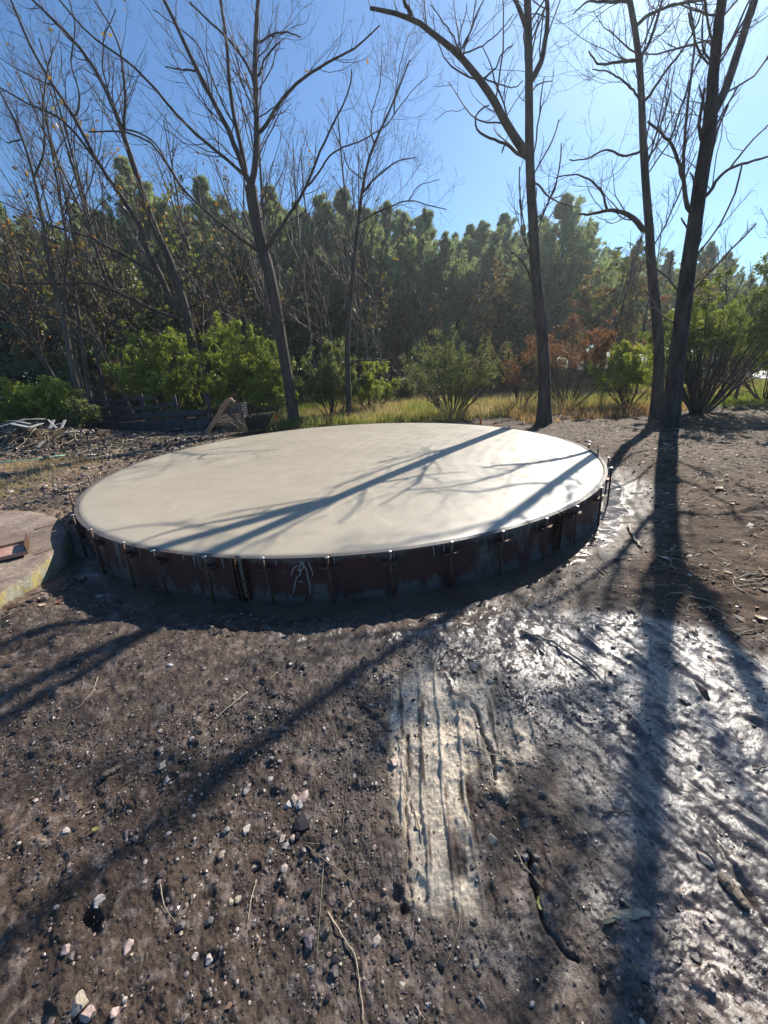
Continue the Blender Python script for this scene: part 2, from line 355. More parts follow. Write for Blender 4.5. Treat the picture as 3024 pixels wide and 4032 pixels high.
def masks(x, y):
    d = np.hypot(x-PC[0], y-PC[1])-3.70
    edge = .5*(fbm(x*.9, y*.9, 3, 3)-.5)
    bound = 12.6+edge*2+.8*ss(3, 9, x)-2.2*ss(6.5, 11, x)
    meadow = ss(-.35, .35, y-bound)*ss(-6.5, -3.5, x+edge*3)
    meadow_all = meadow
    wood = ss(24, 30, y+4*edge)*ss(32, 24, x)
    leftdry = ss(-2.9, -4.6, x+edge*1.2+.18*(y-6))*ss(2.0, 3.2, y)
    bank = ss(.35, .9, d)*ss(1.2, 2.4, x+.25*(y-2)+edge)*ss(1.55, 2.6, y+.2*x+edge)
    # scraped strips of pale slurry and the smears right of them
    cxm = .17+.03*np.sin(y*5)
    hwm = .12+.10*ss(.7, 1.5, y)+.10*(fbm(x*3, y*7, 13, 2)-.5)
    strip = ss(.03, -.03, np.abs(x-.14-.08*(y-.75))-hwm)*ss(.68, .76, y+.3*(fbm(x*8, y*2, 15, 2)-.5))*ss(1.75, 1.35, y+.8*(fbm(x*6, y*3, 16, 2)-.5))
    n = fbm(x*2.2, y*1.5, 12, 4)
    pat = np.exp(-((x-.42)/.26)**2-((y-1.30)/.38)**2)
    strip = np.maximum(strip, ss(.45, .75, pat*(.35+1.1*fbm(x*12+3, y*5, 18, 5))))
    g = lambda a, b, s, q: np.exp(-(((x-a)/s)**2+((y-b)/q)**2))
    slick = g(1.66, 1.55, .45, .35)+.9*g(1.6, 1.1, .5, .35)+.8*g(1.0, .85, .4, .35)+.75*g(.2, 2.25, .6, .28)+.6*g(1.15, 1.95, .7, .35)+.5*g(-.6, 2.1, .9, .25)+.35*g(.7, 1.4, .5, .5)
    slick = ss(.35, .75, slick*(.35+1.1*n)+.12*fbm(x*9, y*9, 14, 3))
    side = ss(-1.5, 1.0, x+.35*(y-1.5)*ss(3, 1, y))
    zone = .85*g(.25, 2.3, .75, .38)+.9*g(1.5, 1.45, .75, .55)+.85*g(1.25, .95, .6, .4)+.5*g(.75, 1.7, .6, .5)+.6*g(.9, .6, .6, .45)+.35*g(.2, 1.2, .6, .8)+.30*g(-.9, 2.2, 1.0, .4)
    wet = .24+.16*ss(.35, .65, fbm(x*1.1, y*1.1, 21, 3))+.14*side+.46*ss(.36, .80, zone*(.0+1.7*fbm(x*4.3, y*5.0, 22, 6)))+.20*ss(.5, .7, fbm(x*5, y*8, 23, 4))*side*ss(3.2, 2.2, y)
    wet = .40+(wet-.40)*np.where(wet > .40, ss(.34, .56, fbm(x*1.7+4, y*2.2, 26, 3)), 1)
    trench = ss(.42, .10, d+.6*(fbm(x*2.6, y*2.6, 19, 3)-.5))*(d > -.2)
    wet = np.maximum(wet, trench*.95)
    wet = wet*(1-.6*strip)*(1-.92*bank)*(1-.85*leftdry)*(1-meadow_all)*(1-.6*ss(9, 11, y))
    wet = np.clip(np.maximum(wet, np.maximum(slick, strip*.0)), 0, 1)
    return dict(d=d, meadow=meadow, wood=wood, leftdry=leftdry, bank=bank, strip=strip, slick=slick, wet=wet, trench=trench, edge=edge)
def pl(*p): return [tuple(at_z(a, b, .1)[:2]) for a, b in p]
CRACKS = [(pl((1858, 2810), (1880, 2850), (1905, 2935), (1935, 2990), (1950, 3080)), .034, .009), (pl((2077, 3376), (2085, 3440), (2095, 3500), (2118, 3590), (2150, 3680), (2200, 3760), (2265, 3812)), .026, .0055),
          (pl((2800, 3350), (2850, 3430), (2920, 3520), (2960, 3600)), .022, .010), (pl((1560, 3540), (1585, 3600)), .05, .02), (pl((2920, 3560), (3010, 3680)), .03, .01), (pl((340, 3620), (385, 3650)), .04, .022), (pl((1000, 3430), (1010, 3440)), .03, .015), (pl((1605, 2920), (1597, 3200), (1606, 3540)), .02, .008)]
def height(x, y, fine=True):
    x = np.asarray(x, float); y = np.asarray(y, float)
    h = base_h(x, y)
    m = masks(x, y)
    calm = 1-.55*m['trench']-.4*m['slick']
    calm = calm*(1-.3*ss(.3, .0, m['d']))
    big = (fbm(x*3.2, y*3.2, 40, 3)-.5)*.05
    n1 = fbm(x*13, y*13, 41, 3)
    clod = np.maximum(0, n1-.5)*2
    h = h+calm*(big+(.032+.03*m['leftdry'])*clod**1.2+.015*(fbm(x*26, y*26, 45, 3)-.5))
    if fine:
        rr = ss(9, 4, np.hypot(x, y))
        h = h+calm*rr*(.005*(np.abs(fbm(x*70, y*70, 47, 2)-.5)*2)+.0016*(vn(x*160, y*160, 48)-.5))
    # mound: chunky clods and roots
    mound = np.exp(-((x+9.0)/4.2)**2-((y-10.6)/2.2)**2)
    h = h+mound*(.22*(fbm(x*3.1, y*3.1, 50, 3)-.45)+.10*np.abs(fbm(x*8, y*8, 51, 2)-.5)*2)
    # scraped strips: flat bottomed grooves between raised lips
    ph = (x-.02-.07*(y-1.1)+.006*(fbm(x*3, y*6, 52, 2)-.5)*6)/.085
    lip = np.abs((ph % 1.0)-.5)*2
    h = h+m['strip']*(-.006+.015*ss(.70, .95, lip)*(.2+1.3*fbm(x*18, y*7, 53, 3))*ss(.3, .5, fbm(x*5, y*4, 57, 2))+.012*(fbm(x*22, y*6, 58, 3)-.5))
    h = h+m['slick']*.020*(fbm(x*16+y*3, y*5, 54, 3)-.5)*2
    near = np.hypot(x, y) < 2.6
    if near.any():
        xx = x+.026*(fbm(x*24, y*24, 59, 3)-.5); yy = y+.02*(fbm(x*24+9, y*24, 56, 3)-.5)
        for ln, dp, wd in CRACKS:
            dm = np.full(x.shape, 9.0)
            for (ax_, ay_), (bx_, by_) in zip(ln[:-1], ln[1:]):
                ex, ey = bx_-ax_, by_-ay_; t = np.clip(((xx-ax_)*ex+(yy-ay_)*ey)/(ex*ex+ey*ey), 0, 1); dm = np.minimum(dm, np.hypot(xx-ax_-t*ex, yy-ay_-t*ey))
            h = h-dp*np.exp(-(dm/wd)**2)*near*(.35+.9*fbm(x*22, y*22, 68, 2))
    # smeared tyre streaks running away on the lower right
    sm = ss(.5, .9, x)*ss(2.3, 1.5, y)
    h = h+sm*.008*(fbm((x+.55*y)*26, y*3.6, 55, 4)-.5)*2
    return h
def gz(x, y): return float(height(np.array([x]), np.array([y]))[0])
def on_ground(x, y, lift=0.0):
    p = at_z(x, y, .05)
    for _ in range(8):
        z = gz(p[0], p[1])+lift
        if abs(p[0]-P2[0])+abs(p[1]-P2[1]) < 6 and np.hypot(p[0]-P2[0], p[1]-P2[1]) < P2R: z = P2TOP+lift
        p = at_z(x, y, z)
    return p

def build_ground():
    na = 980
    a1 = np.linspace(-R_(64), R_(64), na)
    a2 = np.linspace(R_(64), R_(360-64), 110)[1:-1]
    ang = np.concatenate([a1, a2]); n = len(ang)
    r = [.12]
    while r[-1] < 420:
        q = r[-1]; s = .0052*q if q < 6 else (.0075*q if q < 16 else (.02*q if q < 60 else .08*q))
        r.append(q+max(s, .0055))
    r = np.array(r); k = len(r)
    A, Rr = np.meshgrid(ang, r)
    X = (Rr*np.sin(A)).ravel(); Y = (Rr*np.cos(A)).ravel()
    Z = height(X, Y)
    V = np.stack([X, Y, Z], 1); V = np.vstack([V, [[0, 0, gz(0, 0)]]])
    i = np.arange(k-1)[:, None]*n; j = np.arange(n)[None, :]; j2 = (j+1) % n
    q = np.stack([i+j, i+n+j, i+n+j2, i+j2], -1).reshape(-1, 4)
    fan = np.stack([np.full(n, k*n), np.arange(n), (np.arange(n)+1) % n], 1)
    o = mesh_obj('ground', V, [q, fan], MAT['ground']); o['kind'] = 'structure'
    X, Y = V[:, 0], V[:, 1]; m = masks(X, Y)
    def c(*v): return np.array(v)[None, :]
    def lay(base, col, w): return base*(1-w[:, None])+col*w[:, None]
    big = fbm(X*.8, Y*.8, 60, 4)[:, None]
    col = c(.046, .033, .026)*(1-big)+c(.110, .079, .060)*big
    sp = ss(.56, .68, fbm(X*28, Y*28, 61, 3))
    col = lay(col, c(.19, .155, .14), sp*.6)
    b2 = fbm(X*2.3, Y*2.3, 62, 4)[:, None]
    col = lay(col, c(.048, .033, .023)*(1-b2)+c(.140, .094, .062)*b2, m['bank'])
    col = lay(col, c(.10, .075, .055)*(1-b2)+c(.29, .22, .16)*b2, m['leftdry'])
    md = np.exp(-((X+9.0)/4.0)**2-((Y-10.8)/1.6)**2)
    col = lay(col, c(.035, .028, .022)*(1-b2)+c(.10, .08, .06)*b2, ss(.25, .6, md))
    far = ss(9.5, 11, Y)
    col = lay(col, c(.045, .036, .028)*(1-b2)+c(.12, .085, .055)*b2, far)
    gcol = c(.055, .085, .02)*(1-b2)+c(.15, .17, .05)*b2
    col = lay(col, gcol, m['meadow'])
    col = lay(col, c(.04, .03, .02)*(1-b2)+c(.09, .06, .035)*b2, m['wood'])
    col = lay(col, c(.105, .088, .075)*(1-b2)+c(.20, .17, .145)*b2, m['slick']*.55)
    sn = .6*fbm((X-.07*Y)*34, Y*3.2, 64, 4)+.4*fbm(X*11, Y*7, 66, 3)
    col = lay(col, c(.52, .46, .37), m['strip']*ss(.30, .47, sn))
    tr = m['trench']*ss(.45, .6, fbm(X*3, Y*3, 65, 3))
    col = lay(col, c(.17, .125, .095), tr*.6)
    rgba = np.concatenate([col, m['wet'][:, None]], 1).astype(np.float32)
    at = o.data.attributes.new('alb', 'FLOAT_COLOR', 'POINT'); at.data.foreach_set('color', rgba.ravel())
build_ground()

# road far on the right with sun glare in its pale colour, and the water standing in the trench
def sheet(name, poly, z, mat, kind='structure', th=None):
    V = np.array([[a, b, z] for a, b in poly]); o = mesh_obj(name, V, np.arange(len(V))[None], mat, smooth=False); o['kind'] = kind; return o
rp = [at_z(2690, 1512, .1), at_z(3300, 1480, .1), at_z(3300, 1430, .1), at_z(2690, 1468, .1)]
road = []
for i in range(25):
    t = i/24; a = rp[0]*(1-t)+rp[1]*t; b = rp[3]*(1-t)+rp[2]*t; road.append((a, b))
RV = np.array([[a[0], a[1], gz(a[0], a[1])+.12] for a, b in road]+[[b[0], b[1], gz(b[0], b[1])+.12] for a, b in road])
q = np.array([[i, i+1, 25+i+1, 25+i] for i in range(24)])
mesh_obj('road', RV, q, MAT['road'])['kind'] = 'structure'
def trench_water():
    aa = np.radians(np.linspace(-122, 4, 90)); V = []
    for a in aa:
        for r in (3.68, 3.75, 3.83, 3.84+.36*float(fbm(np.array([a*9]), np.array([1.0]), 4, 3)[0])):
            V.append([PC[0]+r*math.cos(a), PC[1]+r*math.sin(a), .012])
    q = np.array([[i*4+j, i*4+j+1, (i+1)*4+j+1, (i+1)*4+j] for i in range(89) for j in range(3)])
    o = mesh_obj('water', V, q, MAT['water']); o['kind'] = 'structure'
trench_water()
def puddle(px, py, rx, ry, dz):
    c = on_ground(px, py); z = c[2]-dz; V = [[c[0], c[1], z]]
    for i in range(36):
        a = i*math.pi/18; k = .7+.6*float(fbm(np.array([math.cos(a)*1.5+px]), np.array([math.sin(a)*1.5]), 8, 3)[0])
        V.append([c[0]+rx*k*math.cos(a), c[1]+ry*k*math.sin(a), z])
    f = np.array([[0, i+1, (i+1) % 36+1] for i in range(36)]); mesh_obj('puddle', V, f, MAT['water'])['kind'] = 'structure'
puddle(300, 2680, .20, .10, .006); puddle(1010, 3185, .04, .035, .008); puddle(2140, 2245, .1, .1, -.01)

# ------------------------------------------------------------------ the round slab in its steel form
def ring_pts(r, a, z): return np.stack([PC[0]+r*np.cos(a), PC[1]+r*np.sin(a), np.full_like(a, z)], -1)
def build_slab():
    n = 256; a = np.arange(n)*2*np.pi/n
    radii = [3.652, 3.652, 3.644, 3.60]+list(np.linspace(3.3, .3, 11)); zs = [.02, PTOP-.010, PTOP-.003, PTOP]+[PTOP]*11
    V = []
    for r, z in zip(radii, zs):
        P = ring_pts(r, a, z)
        if z == PTOP: P[:, 2] += .004*(fbm(P[:, 0]*1.2, P[:, 1]*1.2, 90, 3)-.5)
        V.append(P)
    V = np.concatenate(V); V = np.vstack([V, [[PC[0], PC[1], PTOP]]]); k = len(radii)
    i = np.arange(k-1)[:, None]*n; j = np.arange(n)[None, :]; j2 = (j+1) % n
    q = np.stack([i+j, i+j2, i+n+j2, i+n+j], -1).reshape(-1, 4)
    fan = np.stack([(k-1)*n+np.arange(n), (k-1)*n+(np.arange(n)+1) % n, np.full(n, k*n)], 1)
    o = mesh_obj('concrete_slab', V, [q, fan], MAT['concrete'], loc=(PC[0], PC[1], 0))
    tag(o, 'large round slab of freshly poured tan concrete inside a steel form', 'slab')
build_slab()
stake_ang = [-163.2, -157, -149.2, -135.4, -126.3, -117.7, -112.0, -104.2, -96.8, -89.3, -82.1, -74.5, -67.2, -59.4, -51.9, -42.1, -29.9, -22.1, -12.7, -6.8, 30.5]
root = empty('steel_form', (PC[0], PC[1], 0), 'rust red curved steel form ring round the fresh concrete slab', 'form')
joints = [-145, -100, -55.5, -10, 35, 80, 125, 170]
panels = []
for jn in joints:
    a = np.radians(np.linspace(jn+.12, jn+44.6 if jn != -145 and jn != -100 else jn+44.4, 40))
    prof = [(3.656, .0), (3.656, PTOP+.004), (3.664, PTOP+.004), (3.690, PTOP-.002), (3.690, PTOP-.010), (3.665, PTOP-.011), (3.665, .016), (3.695, .014), (3.695, .004), (3.656, .0)]
    V = np.stack([ring_pts(r, a, z) for r, z in prof], 1).reshape(-1, 3); k = len(prof)
    # prof is per angle: reshape (na, k)
    q = [[i*k+j, i*k+j+1, (i+1)*k+j+1, (i+1)*k+j] for i in range(39) for j in range(k-1)]
    p = part('panel', V, np.array(q), MAT['form'], root, smooth=False); panels.append((jn, p))
    # bolted end flange
    for e in (jn+.45, jn-.45 if jn > -145 else jn+44.1):
        fb = MB(); t = R_(e); c = (PC[0]+3.690*math.cos(t), PC[1]+3.690*math.sin(t), PTOP/2+.004)
        fb.box(c, (.044, .006, PTOP-.035), t)
        for zz in (.09, .2, .31):
            cc = (PC[0]+3.694*math.cos(t), PC[1]+3.694*math.sin(t), zz)
            tv = np.array([-math.sin(t), math.cos(t), 0])
            fb.tube([np.array(cc)-tv*.016, np.array(cc)+tv*.016], .009, 6)
        V, f = fb.get(); sub('flange', V, f, MAT['rust'], p, root, smooth=False)
def panel_of(a):
    for jn, p in panels:
        if (a-jn) % 360 < 45: return p
for a in stake_ang:
    t = R_(a); ax = np.array([[math.cos(t), math.sin(t), 0], [-math.sin(t), math.cos(t), 0], [0, 0, 1.]]); mb = MB()
    def L(r, s, z): return (PC[0]+r*math.cos(t)-s*math.sin(t), PC[1]+r*math.sin(t)+s*math.cos(t), z)
    mb.box(L(3.70, .034, .315), (.062, .05, .007), t); mb.box(L(3.70, -.036, .318), (.062, .036, .007), t)
    mb.box(L(3.735, .0, .322), (.006, .12, .02), t); mb.box(L(3.69, .034, .300), (.045, .006, .028), t); mb.box(L(3.69, -.036, .300), (.045, .006, .028), t)
    mb.box(L(3.735, .045, .332), (.022, .07, .005), t+.35)
    V, f = mb.get(); sub('bracket', V, f, MAT['rust'], panel_of(a), root, smooth=False)
# grout that ran down the outside of the form
def wall_pt(x, y, R=3.668):
    d = ray(x, y); a = d[0]**2+d[1]**2; b = -2*(d[0]*PC[0]+d[1]*PC[1]); c = PC[0]**2+PC[1]**2-R*R
    t = (-b-math.sqrt(b*b-4*a*c))/(2*a); return CAM+d*t
for ln in ([(1390, 370), (1370, 450), (1385, 500), (1345, 530), (1325, 620), (1315, 680)], [(1400, 390), (1440, 460), (1450, 530), (1468, 600), (1475, 690)],
           [(1350, 420), (1312, 450), (1295, 515)], [(1455, 385), (1492, 470), (1498, 515)], [(1380, 480), (1410, 430), (1395, 400), (1420, 380)], [(1355, 465), (1375, 455), (1390, 470)], [(1370, 568), (1400, 570)]):
    dz = MB(); dz.tube([wall_pt(600+.4219*x, 2050+.4219*y) for x, y in ln], [.0045]*len(ln), 5); V, f = dz.get(); mesh_obj('grout_drip', V-np.array(root.location), f, MAT['drip'], root)
for i in range(46):
    a = R_(rng.uniform(-140, -15)); l = rng.uniform(.02, .12); s = rng.normal(0, .004); w_ = rng.uniform(.002, .005)
    p0 = np.array([PC[0]+3.668*math.cos(a), PC[1]+3.668*math.sin(a), PTOP-.012]); p1 = p0+np.array([s, 0, -l*.6]); p2 = p0+np.array([s*1.5, 0, -l])
    dz = MB(); dz.tube([p0, p1, p2], [w_*1.3, w_, w_*.6], 5); V, f = dz.get(); mesh_obj('grout_drip', V-np.array(root.location), f, MAT['drip'], root)

ORD = ['first', 'second', 'third', 'fourth', 'fifth', 'sixth', 'seventh', 'eighth', 'ninth', 'tenth', 'eleventh', 'twelfth', 'thirteenth', 'fourteenth', 'fifteenth', 'sixteenth', 'seventeenth', 'eighteenth', 'nineteenth', 'twentieth']
def make_stake(a, up, label):
    t = R_(a); r = 3.722; lean = rng.normal(0, .022); lr = rng.uniform(-.01, .03)
    b = np.array([PC[0]+(r+lr)*math.cos(t)+lean*math.sin(t)*-1, PC[1]+(r+lr)*math.sin(t)+lean*math.cos(t), -.05])
    T = np.array([PC[0]+r*math.cos(t), PC[1]+r*math.sin(t), PTOP+up])
    o = empty('form_stake', b, label, 'stake', 'steel stakes pinning the form')
    mb = MB(); mb.tube([b, b*.5+T*.5, T-np.array([0, 0, .01])], .0105, 10)
    V, f = mb.get(); part('pin', V, f, MAT['rust'], o)
    mb = MB(); mb.tube([T-np.array([0, 0, .014]), T-np.array([0, 0, .006]), T, T+np.array([0, 0, .003])], [.012, .018, .019, .014], 12)
    V, f = mb.get(); part('head', V, f, MAT['pinhead'], o)
front = [a for a in stake_ang if -140 < a < -45]
for a in stake_ang:
    if a in front:
        i = front.index(a); lab = f'rusty steel stake with hammered head, {ORD[i]} from the left along the near side'
        up = {0: .075, 1: .055, 2: .035}.get(i, rng.uniform(.005, .022))
    elif a < -140:
        i = [-149.2, -157, -163.2].index(a); up = .10
        lab = ['rusty stake on the left side of the form, just behind the nearer cluster', 'middle rusty stake on the left rear of the form beside the twig', 'farthest rusty stake on the left rear of the form'][i]
    elif a > 0: up = .05; lab = 'lone stake tip showing past the far rim beside the big shadow'
    else:
        rs = [-42.1, -29.9, -22.1, -12.7, -6.8]; i = rs.index(a); up = [.03, .06, .07, .06, .05][i]
        lab = ['low', 'tall', 'tall', 'dark', 'dark'][i]+f' steel stake on the right side of the form, {ORD[i]} counting away from the camera'
    make_stake(a, up, lab)

# ------------------------------------------------------------------ older low slab on the left with steel lying on it
def build_old():
    n = 160; a = np.arange(n)*2*np.pi/n
    wob = .012*(fbm(np.cos(a)*9+20, np.sin(a)*9+20, 91, 3)-.5)*2
    rad = [(2.27, -.15), (2.26, .03), (2.25, P2TOP-.012), (2.238, P2TOP)]+[(r, P2TOP) for r in np.linspace(2.15, .1, 40)]
    V = []
    for r, z in rad:
        x = P2[0]+(r+wob)*np.cos(a); y = P2[1]+(r+wob)*np.sin(a); zz = np.full(n, z)
        if z == P2TOP: zz = zz+.022*(fbm(x*5, y*5, 92, 4)-.4)*ss(2.25, 2.1, r)
        V.append(np.stack([x, y, zz], 1))
    V = np.concatenate(V); k = len(rad)
    i = np.arange(k-1)[:, None]*n; j = np.arange(n)[None, :]; j2 = (j+1) % n
    q = np.stack([i+j, i+j2, i+n+j2, i+n+j], -1).reshape(-1, 4)
    o = mesh_obj('old_slab', V, [q, ((k-1)*n+np.arange(n))[None]], MAT['oldslab'], loc=(P2[0], P2[1], 0))
    tag(o, 'older low round concrete slab covered in brown dirt at the left edge', 'slab')
build_old()
def steel_piece():
    c = np.array([-3.93, 3.12, P2TOP+.03]); o = empty('form_section', c, 'loose rusty pink steel form section lying on the old dirty slab', 'steel panel')
    rz = R_(38); ax = np.array([[math.cos(rz), math.sin(rz), 0], [-math.sin(rz), math.cos(rz), 0], [0, 0, 1.]])
    L = lambda x, y, z: c+np.array([x, y, z])@ax
    mb = MB(); mb.box(L(0, 0, 0), (1.1, .36, .006), rz, bev=.001); V, f = mb.get(); part('plate', V, f, MAT['reddeck'], o, smooth=False)
    mb = MB(); mb.box(L(.555, 0, .045), (.008, .38, .09), rz); V, f = mb.get(); part('end_flange', V, f, MAT['rust'], o, smooth=False)
    mb = MB(); mb.box(L(0, -.186, .012), (1.1, .008, .035), rz); mb.box(L(0, .186, .012), (1.1, .008, .035), rz); V, f = mb.get(); part('side_flange', V, f, MAT['reddeck'], o, smooth=False)
    mb = MB(); mb.box(L(.12, -.06, .03), (.26, .03, .03), rz+.25); mb.box(L(.06, -.04, .05), (.05, .05, .06), rz); mb.tube([L(.05, -.05, .06), L(.1, -.02, .09), L(.17, -.05, .07), L(.2, -.07, .03)], .006, 6)
    V, f = mb.get(); part('clamp', V, f, MAT['rust'], o, smooth=False)
steel_piece()

# ------------------------------------------------------------------ branching
def resample(P, k):
    P = np.asarray(P, float); s = np.concatenate([[0], np.cumsum(np.linalg.norm(np.diff(P, axis=0), axis=1))]); t = np.linspace(0, s[-1], k)
    Q = np.stack([np.interp(t, s, P[:, i]) for i in range(P.shape[1])], 1)
    for _ in range(2): Q[1:-1] = .5*Q[1:-1]+.25*(Q[:-2]+Q[2:])
    return Q
def kids(P, Rr, n, s0, s1, ang, lenf, up, wob, k=5, rs=.6, rmin=.0025, absL=None, tip=.35):
    B, kp, _ = P.shape
    L = np.linalg.norm(np.diff(P, axis=1), axis=2).sum(1)
    i = rng.choice(B, n, p=L/L.sum()); s = rng.uniform(s0, s1, n); f = s*(kp-1); j = np.minimum(f.astype(int), kp-2); fr = (f-j)[:, None]
    p = P[i, j]*(1-fr)+P[i, j+1]*fr; t = unit(P[i, j+1]-P[i, j]); r = Rr[i, j]*(1-fr[:, 0])+Rr[i, j+1]*fr[:, 0]
    perp = unit(np.cross(t, rng.normal(size=(n, 3)))); a = rng.normal(ang, .18, n)[:, None]
    d = unit(np.cos(a)*t+np.sin(a)*perp)
    ln = (L[i]*lenf if absL is None else absL)*(1.15-.65*s)*rng.uniform(.55, 1.35, n); st = (ln/(k-1))[:, None]
    out = [p]
    for q in range(k-1):
        d = unit(d+np.array([0, 0, up])+rng.normal(0, wob, (n, 3))); out.append(out[-1]+d*st)
    P2_ = np.stack(out, 1); r0 = np.maximum(r*rs, rmin)
    R2 = r0[:, None]*np.linspace(1, tip, k)[None, :]; R2 = np.maximum(R2, rmin*.6)
    return P2_, R2
def leaf_quads(P, size, flat=0.0, asp=.6, droop=0.0, hang=None):
    """one folded quad leaf per point"""
    n = len(P); d = unit(rng.normal(size=(n, 3))+np.array([0, 0, droop])); nn = unit(np.cross(d, rng.normal(size=(n, 3))))
    if flat: nn = unit(nn*(1-flat)+np.array([0, 0, flat])); 
    sd = unit(np.cross(d, nn)); s = (size*rng.uniform(.6, 1.35, n))[:, None]
    V = np.stack([P, P+d*s*.5+sd*s*asp*.5, P+d*s, P+d*s*.5-sd*s*asp*.5], 1).reshape(-1, 3)
    return V, np.arange(4*n).reshape(-1, 4)
def along(P, n, s0=.0, s1=1.0):
    B, kp, _ = P.shape; i = rng.integers(B, size=n); f = rng.uniform(s0, s1, n)*(kp-1); j = np.minimum(f.astype(int), kp-2); fr = (f-j)[:, None]
    return P[i, j]*(1-fr)+P[i, j+1]*fr, i
def rough_tube(P, r, n=12, seed=0, amp=.06):
    V, f = tubes(P[None], r[None], n)
    c = np.repeat(P, n, 0); a = np.tile(np.arange(n), len(P)); z = np.repeat(np.arange(len(P)), n)
    k = 1+amp*2*(fbm(a*1.3+seed*7, z*.6+seed, 5, 2)-.5)
    return c+(V-c)*k[:, None], f

# traced in the photograph (frames of enlarged crops); each limb: frame, pixels, width at start and end in photo pixels, depth drift in metres
S_ = .91139
FR = {0: (0, 0, 1.0), 1: (0, 0, S_), 2: (1512, 0, S_), 3: (0, 900, S_), 4: (1512, 900, S_)}
def px(fr, pts): ox, oy, s = FR[fr]; return [(ox+x*s, oy+y*s) for x, y in pts]
def traced_tree(name, label, cat, trunk, w0, w1, Y, ty, limbs, twig=1.0, leaves=None, mat='bark', group=None, flare=1.25, drop=.35, l2=2.6, l3=2.4):
    tp = []
    for fr, pts in trunk: tp += px(fr, pts)
    P = np.array([at_y(x, y, Y, ty) for x, y in tp]); g = gz(P[0][0], P[0][1])
    # drop to the ground, continue below it
    b = P[0].copy(); b[2] = min(b[2], g)-.15; P = np.vstack([[b], P]) if P[0][2] > g-.1 else P
    k = 26; Q = resample(P, k); sc_ = np.linspace(0, 1, k)
    depth = np.linalg.norm((Q-CAM)@np.array([[0], [cp], [-sp]]), axis=1)
    r = (w0*(1-sc_)+w1*sc_)/2*depth/F
    r = r*(1+(flare-1)*np.exp(-np.maximum(Q[:, 2]-g, 0)/.25)+.18*np.exp(-np.maximum(Q[:, 2]-g, 0)/.07))
    o = empty(name, (Q[0][0], Q[0][1], g), label, cat, group)
    V, f = rough_tube(Q, r, 14, int(Y*7)); part('trunk', V, f, MAT[mat], o)
    allP, allR = [Q[8:]], [r[8:]]
    done = [(Q, r)]
    for fr, pts, a0, a1, dy, *opt in limbs:
        pp = px(fr, pts)
        # snap start to the nearest drawn limb
        s0 = at_y(*pp[0], Y, ty); best = None
        for (q_, r_) in done:
            # compare in picture directions
            dd = unit(q_-CAM); e = unit((s0-CAM)[None]); j = int(np.argmax((dd*e).sum(1))); c = float((dd[j]*e).sum())
            if best is None or c > best[0]: best = (c, q_[j], r_[j])
        Ys = best[1][1]
        n = len(pp); sl = np.linspace(0, 1, n)
        W = [best[1]] if best[0] > .9990 else []
        W += [at_y(x, y, Ys+dy*s) for (x, y), s in zip(pp, sl)]
        q_ = resample(np.array(W), 18)
        q_[2:-1] += rng.normal(0, .006, (15, 3))
        dp = np.abs((q_-CAM)@np.array([0, cp, -sp])); sv = np.linspace(0, 1, 18)
        r_ = (a0*(1-sv)+a1*sv)/2*dp/F
        V, f = tubes(q_[None], r_[None], 8); part('limb', V, f, MAT[mat], o)
        allP.append(q_); allR.append(r_); done.append((q_, r_))
    LP = np.stack([resample(p, 18) for p in allP]); LR = np.stack([np.interp(np.linspace(0, 1, 18), np.linspace(0, 1, len(r_)), r_) for r_ in allR])
    if twig > 0:
        tot = np.linalg.norm(np.diff(LP, axis=1), axis=2).sum()
        n1 = int(tot*3.8*twig)+4
        A, RA = kids(LP, LR, n1, .10, 1.0, .80, 0, .12, .15, 8, .30, .0040, absL=1.5); RA = np.minimum(RA, .016)
        A2, RA2 = kids(A, RA, int(n1*l2*1.5), .12, 1.0, .72, .46, .10, .2, 6, .6, .0028)
        A3, RA3 = kids(A2, RA2, int(n1*l2*l3*2.0), .2, 1.0, .7, .55, .08, .24, 5, .7, .0022)
        mb = MB(); mb.add(*tubes(A, RA, 5)); mb.add(*tubes(A2, RA2, 4)); mb.add(*tubes(A3, RA3, 3))
        V, f = mb.get(); part('crown', V, f, MAT['twig'], o)
        if leaves:
            nl, lm, ls = leaves
            pp_, _ = along(A3, nl*3); c = fbm(pp_[:, 0]*1.1+50, pp_[:, 2]*1.1+50, 3, 2); low = ss(9.5, 3.5, pp_[:, 2]); pp_ = pp_[c*.8+.3*low+.2*rng.random(len(c)) > .62][:nl]
            if len(pp_):
                V, f = leaf_quads(pp_, ls, asp=.6); part('leaves', V, f, MAT[lm], o, tint=rng.random(len(f)), smooth=False)
    return o

